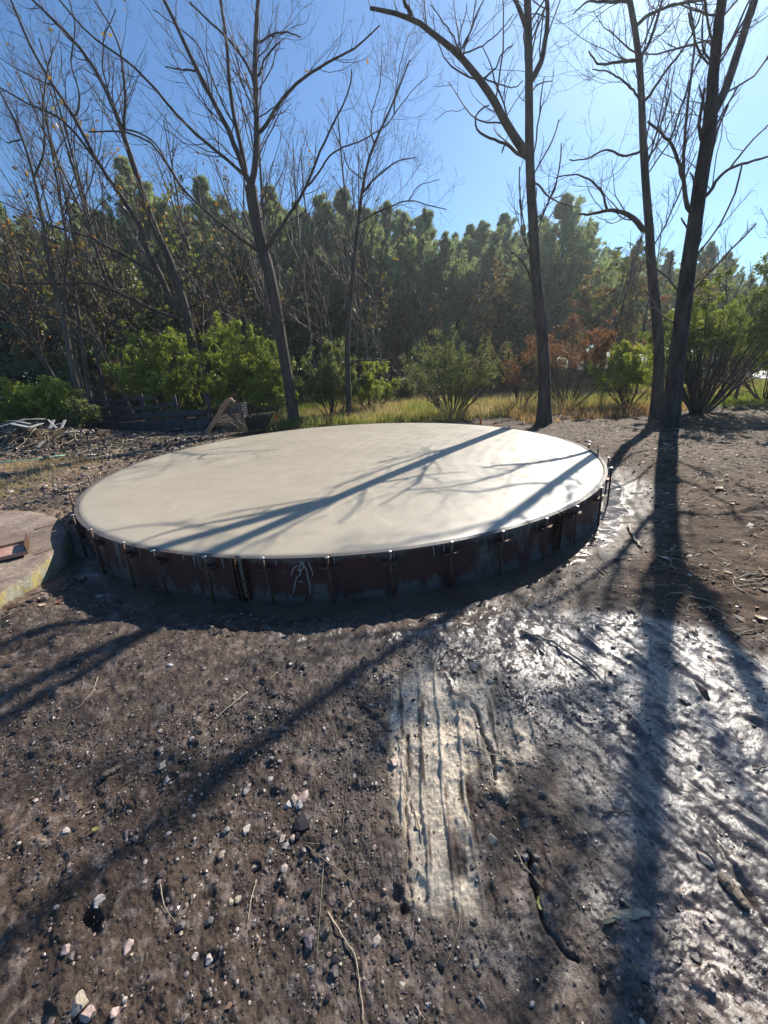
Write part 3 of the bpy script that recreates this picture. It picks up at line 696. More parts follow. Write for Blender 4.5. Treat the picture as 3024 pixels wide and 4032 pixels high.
traced_tree('bare_tree', 'thick dark bare tree on the right, forking into two trunks high up', 'tree',
    [(4, [(1235, 910), (1238, 850), (1243, 760), (1262, 600), (1280, 450), (1300, 300), (1310, 200), (1325, 80)]), (2, [(1330, 1050), (1345, 950), (1365, 800), (1385, 690), (1400, 600), (1412, 520), (1416, 430)])],
    60, 46, 8.7, 0, [(2, [(1416, 450), (1425, 280), (1440, 150), (1455, 50), (1460, 0), (1475, -200), (1490, -420)], 40, 27, -.2), (2, [(1428, 480), (1465, 420), (1500, 310), (1540, 190), (1580, 60), (1600, 0), (1650, -200)], 34, 24, 1.0),
    (2, [(1370, 610), (1358, 545), (1372, 470), (1385, 380)], 16, 9, -.4), (2, [(1388, 870), (1420, 800), (1450, 760), (1500, 720), (1590, 695), (1660, 680), (1760, 640)], 15, 5, .5), (2, [(1500, 720), (1560, 640), (1659, 540), (1720, 480)], 8, 4, .4),
    (2, [(1310, 920), (1300, 800), (1270, 680), (1240, 610), (1190, 570), (1140, 525)], 18, 7, -.6), (2, [(1305, 860), (1290, 700), (1300, 560), (1320, 380), (1350, 180), (1330, 60), (1300, -60)], 13, 5, .8), (2, [(1245, 600), (1280, 470), (1330, 330), (1400, 180), (1430, 40)], 8, 4, -.4)],
    twig=.75, l2=2.3, l3=2.0)
traced_tree('bare_tree', 'slimmer dark bare tree just behind and left of the forked one', 'tree',
    [(4, [(1172, 870), (1175, 800), (1182, 700), (1192, 560), (1185, 420), (1165, 280), (1150, 120), (1147, 0)]), (2, [(1150, 1040), (1140, 900), (1122, 700), (1118, 560), (1112, 400), (1105, 250), (1085, 110), (1060, 0), (1030, -160), (1000, -330)])],
    41, 17, 9.9, .08, [(2, [(1135, 1010), (1090, 950), (1040, 915), (960, 908), (880, 930), (840, 925)], 22, 7, -.5), (2, [(960, 905), (945, 830), (900, 780), (820, 750), (740, 770)], 9, 4, -.3), (2, [(1102, 262), (1060, 262), (1020, 265), (960, 275), (915, 285), (905, 250), (885, 220)], 14, 5, -.3),
    (2, [(1120, 240), (1160, 150), (1190, 50), (1215, -60)], 14, 8, .4), (2, [(1125, 450), (1200, 330), (1280, 230), (1350, 120), (1390, 0)], 12, 5, .5), (2, [(1100, 420), (1060, 370), (980, 310), (900, 300)], 9, 4, .3), (2, [(1125, 650), (1040, 680), (960, 640), (880, 690), (800, 690)], 10, 4, -.4), (2, [(1085, 110), (1150, 60), (1250, 20), (1370, 0)], 14, 8, .5), (2, [(1130, 700), (1170, 640), (1220, 560), (1260, 470)], 9, 4, .6), (2, [(1060, 0), (960, 10), (870, 5), (820, 60)], 12, 5, .2)],
    twig=.9, l2=2.4, l3=2.2)
traced_tree('bare_tree', 'tall straight bare tree behind the far rim, one long limb leftward', 'tree',
    [(4, [(690, 885), (691, 820), (693, 740), (694, 640), (685, 480), (670, 330), (655, 200), (645, 60)]), (2, [(652, 1060), (638, 900), (632, 760), (628, 650), (626, 500), (628, 380), (625, 250), (625, 120), (620, 0), (612, -200), (600, -400)])],
    50, 24, 10.42, -.06, [(2, [(608, 665), (560, 590), (500, 480), (440, 370), (370, 300), (315, 215), (230, 165), (150, 95), (120, 70), (60, 60), (0, 45), (-60, 35)], 34, 12, -.9), (2, [(125, 70), (95, 20), (60, -50), (20, -150)], 18, 8, -.2), (2, [(605, 688), (570, 660), (540, 625), (470, 605), (420, 580), (385, 550), (400, 475), (455, 455)], 13, 5, -.5),
    (2, [(640, 345), (665, 300), (682, 270), (700, 150), (710, 60), (705, 0), (690, -150)], 24, 12, .5), (2, [(612, 110), (580, 30), (550, -60)], 20, 12, -.3), (2, [(660, 790), (700, 845), (770, 880), (820, 890)], 9, 3, -.4), (4, [(640, 230), (600, 140), (545, 95)], 9, 4, -.3),
    (2, [(425, 345), (490, 290), (500, 240), (560, 190)], 8, 4, -.3), (2, [(430, 340), (520, 370), (570, 380), (600, 350)], 6, 3, .3), (2, [(330, 215), (370, 150), (400, 60), (440, -20)], 9, 4, .2), (2, [(315, 210), (300, 150), (250, 90), (200, 20)], 7, 3, -.2), (2, [(355, 225), (410, 210), (490, 150), (560, 60)], 6, 3, .4), (2, [(525, 620), (515, 640), (508, 662)], 7, 4, 0)],
    twig=.5, l2=2.0, l3=2.0)
traced_tree('bare_tree', 'large bare tree left of the slab, trunk leaning left and dividing into many spreading limbs', 'tree',
    [(3, [(1276, 880), (1262, 760), (1248, 680), (1235, 600), (1215, 480), (1190, 330), (1165, 200), (1135, 80)]), (1, [(1125, 1060), (1110, 960), (1092, 870), (1084, 805)])],
    42, 44, 13.6, 0, [(1, [(1090, 810), (1108, 700), (1112, 560), (1105, 400), (1103, 300), (1103, 150), (1112, 50), (1118, -60), (1140, -200), (1150, -330)], 26, 12, .5),
    (1, [(1075, 812), (1050, 720), (1020, 640), (985, 560), (920, 430), (850, 310), (800, 190), (750, 80), (700, -20), (640, -150)], 22, 11, -.6),
    (1, [(1072, 780), (1055, 700), (1035, 600), (1010, 510), (990, 380), (982, 200), (967, 80), (950, -30), (930, -200)], 18, 9, .2),
    (1, [(1118, 600), (1160, 520), (1220, 420), (1320, 325), (1420, 265), (1530, 215), (1580, 170), (1640, 110)], 15, 5, -.5),
    (1, [(1052, 760), (1000, 700), (930, 650), (850, 580), (730, 465), (660, 370), (600, 290), (520, 240), (400, 170), (300, 60), (240, -20)], 14, 6, -1.2),
    (1, [(1115, 1090), (1080, 1060), (1000, 1000), (900, 920), (800, 840), (740, 740), (690, 640), (600, 570), (520, 565), (380, 570)], 13, 5, -1.2),
    (1, [(1150, 1080), (1180, 1030), (1250, 930), (1320, 820), (1370, 680), (1430, 560), (1480, 450), (1525, 390), (1520, 300)], 15, 5, .6),
    (1, [(1100, 350), (1060, 260), (980, 160), (900, 90), (820, 10)], 12, 6, .3), (1, [(1118, 340), (1140, 260), (1180, 210), (1212, 180)], 9, 5, -.2), (1, [(850, 305), (770, 300), (712, 288)], 8, 4, -.2),
    (1, [(1110, 195), (1170, 150), (1240, 135), (1300, 160)], 9, 4, .3), (1, [(1000, 540), (930, 370), (860, 190), (760, 110), (660, 40)], 7, 3, .6), (1, [(1325, 820), (1440, 650), (1560, 610), (1640, 560)], 8, 4, .4)],
    twig=.75, l2=2.2, l3=2.2, leaves=(60, 'orange', .10))
traced_tree('bare_tree', 'thin bare tree with feathery twigs behind the middle of the slab', 'tree',
    [(3, [(1508, 850), (1506, 700), (1500, 560), (1500, 450), (1515, 300), (1530, 150)]), (1, [(1532, 1070), (1545, 1000), (1560, 850), (1580, 720), (1610, 620), (1659, 540), (1700, 440), (1740, 340), (1770, 260)])],
    24, 5, 14.0, 0, [(1, [(1558, 850), (1600, 790), (1659, 735), (1720, 690), (1800, 680)], 7, 3, .4), (1, [(1555, 970), (1600, 930), (1659, 905), (1760, 860), (1860, 890), (1930, 905)], 7, 3, -.6), (2, [(110, 858), (150, 800), (200, 785), (240, 775)], 4, 2, .2), (3, [(1508, 590), (1530, 575), (1560, 568), (1640, 566), (1700, 590)], 9, 4, -.4),
    (1, [(1610, 620), (1600, 500), (1640, 380), (1650, 260)], 5, 3, .5), (1, [(1570, 780), (1500, 720), (1480, 640), (1440, 560)], 5, 3, -.4), (2, [(0, 560), (60, 470), (130, 380), (190, 330)], 5, 2, -.4), (2, [(40, 490), (60, 330), (90, 200), (110, 140)], 5, 2, .2), (1, [(1545, 1000), (1490, 900), (1480, 830), (1440, 760)], 5, 2, -.3)],
    twig=1.5, l2=2.6, l3=2.4)
traced_tree('bare_tree', 'leaning two stemmed tree rising from the big green shrub, a few yellow leaves left', 'tree',
    [(3, [(890, 900), (875, 760), (850, 620), (830, 480), (805, 350), (765, 230), (722, 100), (695, 20)]), (1, [(680, 1040), (650, 940), (610, 800), (560, 680), (535, 570), (470, 400), (390, 250), (320, 160), (200, 60), (120, -20)])],
    46, 8, 15.8, 0, [(3, [(800, 350), (740, 320), (690, 200), (640, 100), (605, 20)], 30, 20, -.2), (1, [(655, 1080), (590, 940), (510, 830), (430, 720), (370, 600), (330, 520), (240, 380), (180, 300), (120, 180), (60, 40), (30, -40)], 19, 8, -.6), (1, [(430, 720), (350, 600), (250, 500), (100, 440), (0, 375), (-60, 350)], 11, 5, -.8),
    (1, [(532, 570), (545, 430), (525, 240), (520, 200), (470, 100), (400, -10)], 12, 5, .5), (3, [(800, 400), (740, 385), (620, 330), (520, 280), (430, 240), (370, 225), (300, 240), (180, 240), (20, 230)], 15, 5, -1.2), (3, [(690, 210), (600, 150), (500, 100), (400, 40), (310, 10)], 13, 7, -.8), (1, [(340, 1015), (200, 965), (80, 905), (0, 870)], 9, 4, -.5),
    (1, [(530, 560), (600, 570), (680, 620), (740, 740), (800, 850), (860, 900)], 7, 4, .5), (1, [(330, 520), (350, 400), (300, 280), (330, 120), (300, 0)], 7, 4, .4), (1, [(240, 380), (130, 330), (60, 290), (0, 250)], 6, 3, -.2), (1, [(470, 400), (440, 280), (450, 160), (500, 40)], 7, 3, .4)],
    twig=.85, l2=2.3, l3=2.2, leaves=(230, 'orange', .12))
traced_tree('bare_tree', 'leaning grey trunked tree behind the white board pile', 'tree',
    [(3, [(350, 780), (335, 690), (300, 560), (285, 430), (240, 270), (205, 120), (190, 30)]), (1, [(200, 1050), (165, 850), (150, 760), (100, 600), (60, 500), (0, 400), (-60, 280)])],
    24, 6, 13.2, 0, [(3, [(290, 480), (275, 330), (280, 200), (300, 60), (300, 0)], 12, 5, .4), (3, [(240, 270), (150, 150), (60, 60), (0, 20)], 8, 4, -.3), (1, [(150, 760), (200, 640), (180, 480), (200, 330), (230, 200)], 8, 4, .5), (1, [(100, 600), (30, 620), (-40, 560)], 6, 3, -.4)],
    twig=1.1, mat='bark_pale', leaves=(130, 'orange', .11))
traced_tree('bare_tree', 'dark crooked tree leaning left at the left edge, above the low hedge', 'tree',
    [(3, [(250, 760), (240, 650), (180, 560), (120, 470), (60, 420), (0, 350), (-80, 270), (-160, 180)])], 20, 9, 14.2, 0,
    [(3, [(180, 560), (150, 400), (100, 200), (50, 50), (20, -100)], 11, 4, .3), (3, [(120, 470), (60, 300), (30, 150), (10, 0)], 9, 4, -.3), (3, [(60, 420), (40, 480), (0, 520)], 6, 3, 0)], twig=1.3, leaves=(90, 'orange', .10))

# ------------------------------------------------------------------ saplings and pines at the wood's edge: prototypes copied
def part_l(name, V, faces, mat, root, **k): return mesh_obj(name, V, faces, mat, root, **k)
def make_bare(h, n1, leaves=None, lean=.1, name='sapling', r0=.05):
    o = D.objects.new(name, None); C.objects.link(o)
    d = np.array([rng.normal(0, lean), rng.normal(0, lean), 1.0]); P = [np.array([0, 0, -.2])]
    for i in range(11): d = unit(d+rng.normal(0, .06, 3)+np.array([0, 0, .05])); P.append(P[-1]+d*(h+.2)/11)
    P = resample(np.array(P), 18); r = r0*np.linspace(1, .12, 18)**.8
    V, f = tubes(P[None], r[None], 7); part_l('trunk', V, f, MAT['bark_pale' if rng.random() < .5 else 'bark'], o)
    A, RA = kids(P[None], r[None], n1, .28, .98, .7, .30, .10, .14, 7, .5, .008)
    A2, RA2 = kids(A, RA, n1*5, .15, 1, .75, .42, .08, .2, 5, .6, .005)
    A3, RA3 = kids(A2, RA2, n1*11, .2, 1, .7, .5, .05, .24, 4, .6, .0045)
    mb = MB(); mb.add(*tubes(A, RA, 5)); mb.add(*tubes(A2, RA2, 3)); mb.add(*tubes(A3, RA3, 3)); V, f = mb.get(); part_l('crown', V, f, MAT['twig'], o)
    if leaves:
        nl, lm, ls = leaves; pp_, ii = along(A3, nl); V, f = leaf_quads(pp_+rng.normal(0, .05, pp_.shape), ls)
        part_l('leaves', V, f, MAT[lm], o, tint=np.clip(hash2(ii // 6, ii*0, 5)*.6+rng.random(len(f))*.5, 0, 1), smooth=False)
    return o
def make_pine(h, low, wid, nb=150, tufts=5200):
    o = D.objects.new('pine_tree', None); C.objects.link(o)
    P = np.array([[rng.normal(0, .05)*i/17*h*.2, rng.normal(0, .03)*i/17, -.3+(h+.3)*i/17] for i in range(18)]); P = resample(P, 18); r = .17*np.linspace(1, .06, 18)
    z = rng.uniform(0, 1, nb)**.85; z = np.floor(z*24)/24+rng.normal(0, .006, nb); z = np.clip(z, 0, .985)   # whorls
    s = low+(1-low)*z; f = s*17; j = np.minimum(f.astype(int), 16); fr = (f-j)[:, None]; p = P[j]*(1-fr)+P[j+1]*fr
    a = rng.uniform(0, 2*np.pi, nb); prof = np.minimum(1, (1-z)**1.15*1.45+.04)*(.55+.45*np.minimum(1, z*4+.3)); L = wid*prof*rng.uniform(.35, 1.45, nb)
    # irregular side lobes
    L = L*(.5+.95*vn(a*1.6+wid*9, z*15, 3))
    el = rng.normal(.18, .14, nb)+.62*z; d = np.stack([np.cos(a)*np.cos(el), np.sin(a)*np.cos(el), np.sin(el)], 1); k = 7; out = [p]
    for q in range(k-1): d = unit(d+np.array([0, 0, .02+.05*q])+rng.normal(0, .05, (nb, 3))); out.append(out[-1]+d*(L/(k-1))[:, None])
    B = np.stack(out, 1); BR = (.012+.02*(1-z))[:, None]*np.linspace(1, .3, k)[None]
    mb = MB(); mb.add(*tubes(P[None], r[None], 8)); mb.add(*tubes(B, BR, 4)); V, f = mb.get(); part_l('trunk', V, f, MAT['pine_bark'], o)
    S, SR = kids(B, BR, nb*7, .25, 1, .55, .34, .10, .1, 4, .5, .005)
    c1, i1 = along(S, int(tufts*.72), .35, 1.0); c2, i2 = along(B, int(tufts*.28), .55, 1.0); c = np.vstack([c1, c2]); n = len(c)
    # each tuft: blades fanning out and up
    m = 7; c = c+rng.normal(0, .05, c.shape); cc = np.repeat(c, m, 0); dirn = unit(rng.normal(size=(n*m, 3))*.6+np.array([0, 0, .8])+np.repeat(unit(c-np.array([0, 0, 1])*c[:, 2:3]), m, 0)*.5)
    sd = unit(np.cross(dirn, rng.normal(size=(n*m, 3)))); ln = rng.uniform(.13, .30, n*m)[:, None]; wd = ln*.085
    V = np.stack([cc-sd*wd*.4, cc+dirn*ln*.55-sd*wd, cc+dirn*ln, cc+dirn*ln*.55+sd*wd], 1).reshape(-1, 3)
    ti = np.repeat(np.clip(hash2(np.concatenate([i1 // 4, i2+5000]), np.zeros(n), 3)*.5+rng.random(n)*.5, 0, 1), m)
    part_l('crown', V, np.arange(4*n*m).reshape(-1, 4), MAT['pine'], o, tint=ti, smooth=False)
    return o
def clone(o, loc, rz, s, label, cat, group):
    r = o
    if 'category' in o:
        r = o.copy(); C.objects.link(r)
        for ch in o.children:
            c = ch.copy(); C.objects.link(c); c.parent = r
    r.location = [float(v) for v in loc]; r.rotation_euler = (0, 0, rz); r.scale = s if isinstance(s, tuple) else (s, s, s)
    tag(r, label, cat, group); return r
pines = [(make_pine(14, .30, 3.0, 170, 10500), 14), (make_pine(14, .42, 2.8, 140, 8600), 14), (make_pine(13, .22, 3.4, 180, 11500), 13), (make_pine(14, .50, 2.6, 130, 8000), 14), (make_pine(12, .12, 3.2, 190, 11500), 12)]
pine_list = [  # photo x of the top, photo y of the top, distance, prototype
    (-160, 860, 30, 2), (-20, 800, 33, 0), (90, 860, 31, 1), (190, 900, 29, 4), (290, 810, 33, 0), (370, 830, 30, 2), (480, 625, 31, 0), (575, 720, 32, 2), (690, 800, 30, 4), (790, 700, 33, 0), (880, 790, 31, 1), (970, 830, 29, 2),
    (1060, 735, 33, 0), (1160, 800, 32, 3), (1265, 765, 33, 2), (1350, 748, 34, 0), (1440, 830, 33, 3), (1520, 800, 36, 1), (1590, 838, 32, 2), (1680, 825, 33, 0), (1755, 905, 31, 4), (1850, 900, 38, 3), (1905, 880, 37, 1), (1985, 855, 36, 3), (2060, 900, 38, 1),
    (2140, 880, 38, 3), (2235, 765, 33, 2), (2330, 880, 35, 0), (2430, 1000, 38, 1), (2520, 960, 39, 3), (2640, 1000, 37, 0), (2800, 960, 36, 2), (2870, 1010, 38, 1), (2960, 1090, 36, 4), (3060, 1060, 38, 0), (3180, 1080, 36, 2)]
back_list = [(int(x+rng.uniform(-30, 30)), y, Y, i % 5) for i, (x, y, Y) in enumerate([(20, 900, 40), (240, 920, 41), (430, 870, 40), (640, 850, 42), (740, 820, 41), (930, 850, 40), (1110, 820, 42), (1210, 830, 41), (1400, 860, 42), (1490, 870, 41), (1640, 870, 42), (1800, 940, 43), (1950, 930, 44), (2100, 930, 43), (2290, 940, 42), (2380, 1000, 44), (2470, 1040, 43), (2580, 1050, 44), (2720, 1060, 43)])]
kindw = ['broad feathery pine', 'slim pine', 'dense low branched pine', 'tall bare stemmed pine', 'bushy pine clothed to the ground']
def ordn(i): return ORD[i] if i < 20 else ORD[i-20].replace('first', 'twenty first') if i == 20 else 'twenty '+ORD[i-20]
for row, lst in (('front', pine_list), ('rear', back_list)):
    ks = {}
    for i, (x, y, Y, k) in enumerate(lst):
        T = at_y(x, y, Y); j = ks.get(k, 0); ks[k] = j+1; o, h = pines[k]; s = max(T[2], 5)/h
        s *= 1.0
        clone(o, (T[0], Y, gz(T[0], Y)), rng.uniform(0, 6.28), (s*rng.uniform(1.0, 1.4), s*rng.uniform(1.0, 1.3), s), f'{kindw[k]} in the {row} row, {ORD[j]} such from the left', 'tree', f'pines in the {row} row of the wood')
# thin bare trees between the lawn and the pines
baret = [make_bare(8, 16, None, .10, 'bare_tree', .075), make_bare(7, 14, (240, 'autumn', .12), .16, 'bare_tree', .06), make_bare(9, 18, None, .07, 'bare_tree', .08), make_bare(6, 14, (420, 'olive', .12), .2, 'bare_tree', .05)]
bh = [8, 7, 9, 6]
sap = [(-60, 300, 16, 2), (60, 330, 18, 0), (130, 260, 19, 2), (260, 380, 18, 0), (340, 300, 20, 2), (560, 420, 21, 0), (690, 480, 19, 1), (860, 330, 20, 2), (960, 420, 22, 0), (1150, 400, 22, 2), (1390, 430, 21, 0), (20, 560, 17, 0), (90, 640, 19, 1), (150, 700, 16, 3), (230, 600, 20, 2), (300, 750, 17, 1), (390, 680, 22, 2), (450, 800, 18, 3), (520, 700, 24, 0), (600, 620, 21, 1), (670, 820, 19, 3), (730, 640, 22, 2), (840, 780, 20, 0), (930, 700, 24, 1),
       (1010, 620, 21, 2), (1090, 800, 25, 0), (1190, 660, 20, 2), (1250, 560, 22, 0), (1320, 640, 23, 2), (1480, 780, 21, 1), (1650, 1010, 25, 0), (1830, 1080, 25, 2), (2010, 1130, 24, 1), (2190, 1120, 22, 0), (2420, 900, 22, 2), (2500, 760, 17, 2), (2600, 880, 20, 0), (2930, 1050, 24, 0), (3010, 880, 15, 2), (3120, 700, 13, 0)]
ks = {}
kw = ['bare grey sapling', 'thin tree with brown leaves', 'tall slender bare tree', 'low crooked sapling with olive leaves']
for x, y, Y, k in sap:
    T = at_y(x, y, Y); j = ks.get(k, 0); ks[k] = j+1; s = max(T[2], 2.5)/bh[k]
    clone(baret[k], (T[0], Y, gz(T[0], Y)), rng.uniform(0, 6.28), (s*.9, s*.9, s), f'{kw[k]} before the pines, {ORD[j]} such from the left', 'tree', 'young bare trees at the edge of the wood')
autumn = [make_bare(7, 22, (2600, 'autumn', .17), .08, 'autumn_tree', .07), make_bare(6, 20, (2400, 'olive', .17), .1, 'autumn_tree', .06), make_bare(6, 20, (1700, 'red', .15), .1, 'autumn_tree', .06)]
ah = [7, 6, 6]; ks = {}
aw = ['young tree with brown and amber leaves', 'young tree with dull olive leaves', 'young tree with rusty red leaves']
for x, y, Y, k in [(60, 1000, 22, 0), (200, 1060, 20, 1), (330, 980, 24, 0), (470, 1050, 22, 1), (620, 1090, 24, 0), (1120, 1180, 25, 1), (1260, 1160, 27, 0), (1430, 1200, 26, 1), (1560, 1180, 27, 0), (1700, 1220, 26, 2), (1880, 1180, 27, 0), (1960, 1060, 28, 0), (2080, 1150, 26, 1),
                   (2180, 1140, 26, 0), (2290, 1200, 25, 2), (2360, 1080, 25, 0), (2450, 1010, 24, 1), (2520, 1050, 23, 0), (2600, 1190, 24, 2), (2700, 1100, 24, 1), (2790, 1080, 26, 0), (2900, 1120, 27, 1), (3040, 1130, 25, 0)]:
    T = at_y(x, y, Y); j = ks.get(k, 0); ks[k] = j+1; s = T[2]/ah[k]
    clone(autumn[k], (T[0], Y, gz(T[0], Y)), rng.uniform(0, 6.28), (s*1.1, s*1.1, s), f'{aw[k]} below the pines, {ORD[j]} such from the left', 'tree', 'leafy young trees below the pines')
# the wood closes behind: one unbroken mass of foliage and brush
def far_wood():
    n = 60000; x = rng.uniform(-75, 75, n); y = 47+rng.normal(0, 1.8, n)+.004*x*x*-1+rng.uniform(0, 3, n)
    top = 8.5+2.5*fbm(x*.25+9, x*0, 5, 3)-3.5*ss(8, 45, x); z = rng.random(n)**.8*top
    keep = ~((x > 20) & (z < 3.2) & (x < 60))
    c = np.stack([x, y, z], 1)[keep]; V, f = leaf_quads(c, .75, asp=.7)
    tag(mesh_obj('far_woodland', V, f, MAT['wood_mass'], tint=np.clip(rng.random(len(f))*.6+.4*fbm(c[:, 0]*.4+30, c[:, 2]*.4+30, 6, 2), 0, 1), smooth=False), 'dark mass of woodland closing the view behind the pines', 'woodland', kind='stuff')
far_wood()
# brush under the pines
def brush():
    n = 9000; x = rng.uniform(-34, 34, n); y = rng.uniform(19, 31, n); ok = ~((x > 11) & (y < 27)); x, y = x[ok], y[ok]; n = len(x)
    p = np.stack([x, y, base_h(x, y)-.05], 1); d = unit(np.stack([rng.normal(0, .45, n), rng.normal(0, .45, n), np.ones(n)], 1)); L = rng.uniform(.5, 2.2, n); out = [p]
    for q in range(5): d = unit(d+rng.normal(0, .16, (n, 3))); out.append(out[-1]+d*(L/5)[:, None])
    P = np.stack(out, 1); R2 = np.full((n, 6), .012)*np.linspace(1, .4, 6)
    V, f = tubes(P, R2, 3); tag(mesh_obj('undergrowth', V, f, MAT['bark_pale']), 'tangle of bare brush stems on the floor of the wood', 'brush', kind='stuff')
    c, i = along(P, 34000, .3, 1.0); c = c+rng.normal(0, .12, c.shape); V, f = leaf_quads(c, .13); o = mesh_obj('undergrowth_leaves', V, f, MAT['autumn'], tint=np.clip(rng.random(len(f))*.6+.4*hash2(i // 3, i*0, 4), 0, 1), smooth=False)
    tag(o, 'brown and olive leaves of the low brush under the trees', 'brush', kind='stuff')
brush()

# ------------------------------------------------------------------ shrubs
def make_shrub(name, label, cx, top, hw, Y, leafm, nleaf, nst=16, lsize=.055, spread=1.2, group=None, by=None, open_=.0, stemr=.022, baseoff=0.0, low=.15, clump=.5):
    T = at_y(cx, top, Y); E = at_y(cx+hw, top+60, Y); w_ = abs(E[0]-T[0])*spread; nleaf = int(nleaf*(3.6 if nleaf > 2500 else 1.8)); lsize = lsize*.72; x0 = T[0]+baseoff; g = gz(x0, Y); H = T[2]-g
    o = empty(name, (x0, Y, g), label, 'shrub', group); b = np.array([x0, Y, g-.05])
    u = rng.random(nst); a = rng.uniform(0, 2*np.pi, nst)+np.arange(nst)*2.4; rr = w_*np.sqrt(u)*.9
    ends = np.stack([T[0]+rr*np.cos(a), Y+rr*np.sin(a)*.7, g+H*(1-.55*(rr/w_)**2)*rng.uniform(.78, 1.0, nst)], 1)
    st = b+np.stack([np.cos(a), np.sin(a), a*0], 1)*(.04+.10*u[:, None])*w_*.6
    t = np.linspace(0, 1, 12)[None, :, None]; mid = st*.55+ends*.45; mid[:, 2] = g+(ends[:, 2]-g)*(.38+.1*rng.random(nst)); mid[:, :2] += (ends[:, :2]-b[:2])*.05
    P = (1-t)**2*st[:, None]+2*t*(1-t)*mid[:, None]+t*t*ends[:, None]
    P[:, 1:] += np.cumsum(rng.normal(0, .018, (nst, 11, 3)), 1)
    R0 = stemr*rng.uniform(.6, 1.3, nst)[:, None]*np.linspace(1, .18, 12)[None]
    A, RA = kids(P, R0, nst*9, .22, .98, .62, .34, .07, .16, 7, .5, .004)
    A2, RA2 = kids(A, RA, nst*34, .15, 1, .7, .42, .05, .2, 5, .6, .003)
    A3, RA3 = kids(A2, RA2, nst*95, .15, 1, .75, .55, .02, .24, 4, .65, .0026)
    mb = MB(); mb.add(*tubes(P, R0, 7)); mb.add(*tubes(A, RA, 4)); mb.add(*tubes(A2, RA2, 3)); mb.add(*tubes(A3, RA3, 3)); V, f = mb.get(); part('stems', V, f, MAT['stem'], o)
    if nleaf:
        c, i = along(A3, int(nleaf*3.4)); c2, i2 = along(A2, int(nleaf*.8), .4, 1); c = np.vstack([c, c2]); i = np.concatenate([i, i2+9999])
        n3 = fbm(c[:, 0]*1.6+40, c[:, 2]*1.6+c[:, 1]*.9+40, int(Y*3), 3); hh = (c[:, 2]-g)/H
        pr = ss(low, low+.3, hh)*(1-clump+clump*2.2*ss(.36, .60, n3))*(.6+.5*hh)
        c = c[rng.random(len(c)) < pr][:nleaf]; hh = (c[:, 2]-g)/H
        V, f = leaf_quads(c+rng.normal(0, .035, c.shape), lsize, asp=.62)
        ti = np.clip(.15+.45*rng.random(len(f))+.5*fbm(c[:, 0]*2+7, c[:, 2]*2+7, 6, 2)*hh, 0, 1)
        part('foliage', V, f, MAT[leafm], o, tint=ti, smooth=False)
    return o
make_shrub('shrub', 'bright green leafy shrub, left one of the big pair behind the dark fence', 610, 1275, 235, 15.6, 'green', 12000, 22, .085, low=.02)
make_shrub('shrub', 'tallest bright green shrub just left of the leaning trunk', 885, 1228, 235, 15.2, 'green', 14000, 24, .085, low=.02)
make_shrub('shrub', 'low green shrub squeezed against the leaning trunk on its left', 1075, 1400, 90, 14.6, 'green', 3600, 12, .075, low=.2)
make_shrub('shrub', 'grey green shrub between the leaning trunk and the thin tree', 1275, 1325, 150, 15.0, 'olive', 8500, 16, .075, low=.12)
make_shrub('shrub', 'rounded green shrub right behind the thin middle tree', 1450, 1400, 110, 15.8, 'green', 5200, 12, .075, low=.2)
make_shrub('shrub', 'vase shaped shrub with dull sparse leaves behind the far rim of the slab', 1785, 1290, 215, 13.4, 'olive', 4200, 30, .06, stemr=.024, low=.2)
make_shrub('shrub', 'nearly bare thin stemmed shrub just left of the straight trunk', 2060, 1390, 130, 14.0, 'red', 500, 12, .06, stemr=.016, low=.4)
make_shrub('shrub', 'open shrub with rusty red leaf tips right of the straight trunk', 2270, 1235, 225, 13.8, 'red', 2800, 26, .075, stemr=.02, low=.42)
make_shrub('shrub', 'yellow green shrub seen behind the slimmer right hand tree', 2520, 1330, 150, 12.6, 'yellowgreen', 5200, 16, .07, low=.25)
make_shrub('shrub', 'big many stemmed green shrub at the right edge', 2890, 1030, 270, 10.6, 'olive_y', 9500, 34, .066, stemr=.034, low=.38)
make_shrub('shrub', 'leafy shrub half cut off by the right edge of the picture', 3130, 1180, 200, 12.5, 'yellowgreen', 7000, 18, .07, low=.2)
for i, (cx, top, hw, Y, lm, n, lab) in enumerate([(40, 1470, 130, 12.6, 'green', 7000, 'low dark green hedge bush at the far left edge'), (190, 1500, 120, 12.2, 'green', 6000, 'low green hedge bush behind the white boards'), (300, 1560, 80, 11.9, 'olive', 2600, 'small scrubby bush at the right end of the low hedge'),
                                        (1560, 1460, 90, 19.5, 'olive', 3000, 'small dark shrub far back in the meadow'), (1660, 1430, 80, 21, 'olive', 2400, 'low dark shrub behind the vase shaped one'), (430, 1380, 120, 19, 'autumn', 3000, 'brown leafed thicket behind the dark fence at the left'), (1950, 1330, 120, 20, 'autumn', 2600, 'purplish brown thicket behind the straight trunk'),
                                        (2150, 1300, 140, 21, 'autumn', 3000, 'dull brown thicket behind the red tipped shrub'), (2420, 1250, 130, 20, 'autumn', 3200, 'brown thicket left of the slimmer right hand tree'), (2680, 1230, 130, 16, 'yellowgreen', 5000, 'yellow green shrub filling the gap between the two right trees')]):
    make_shrub('shrub', lab, cx, top, hw, Y, lm, n, 14, .08, low=.1)

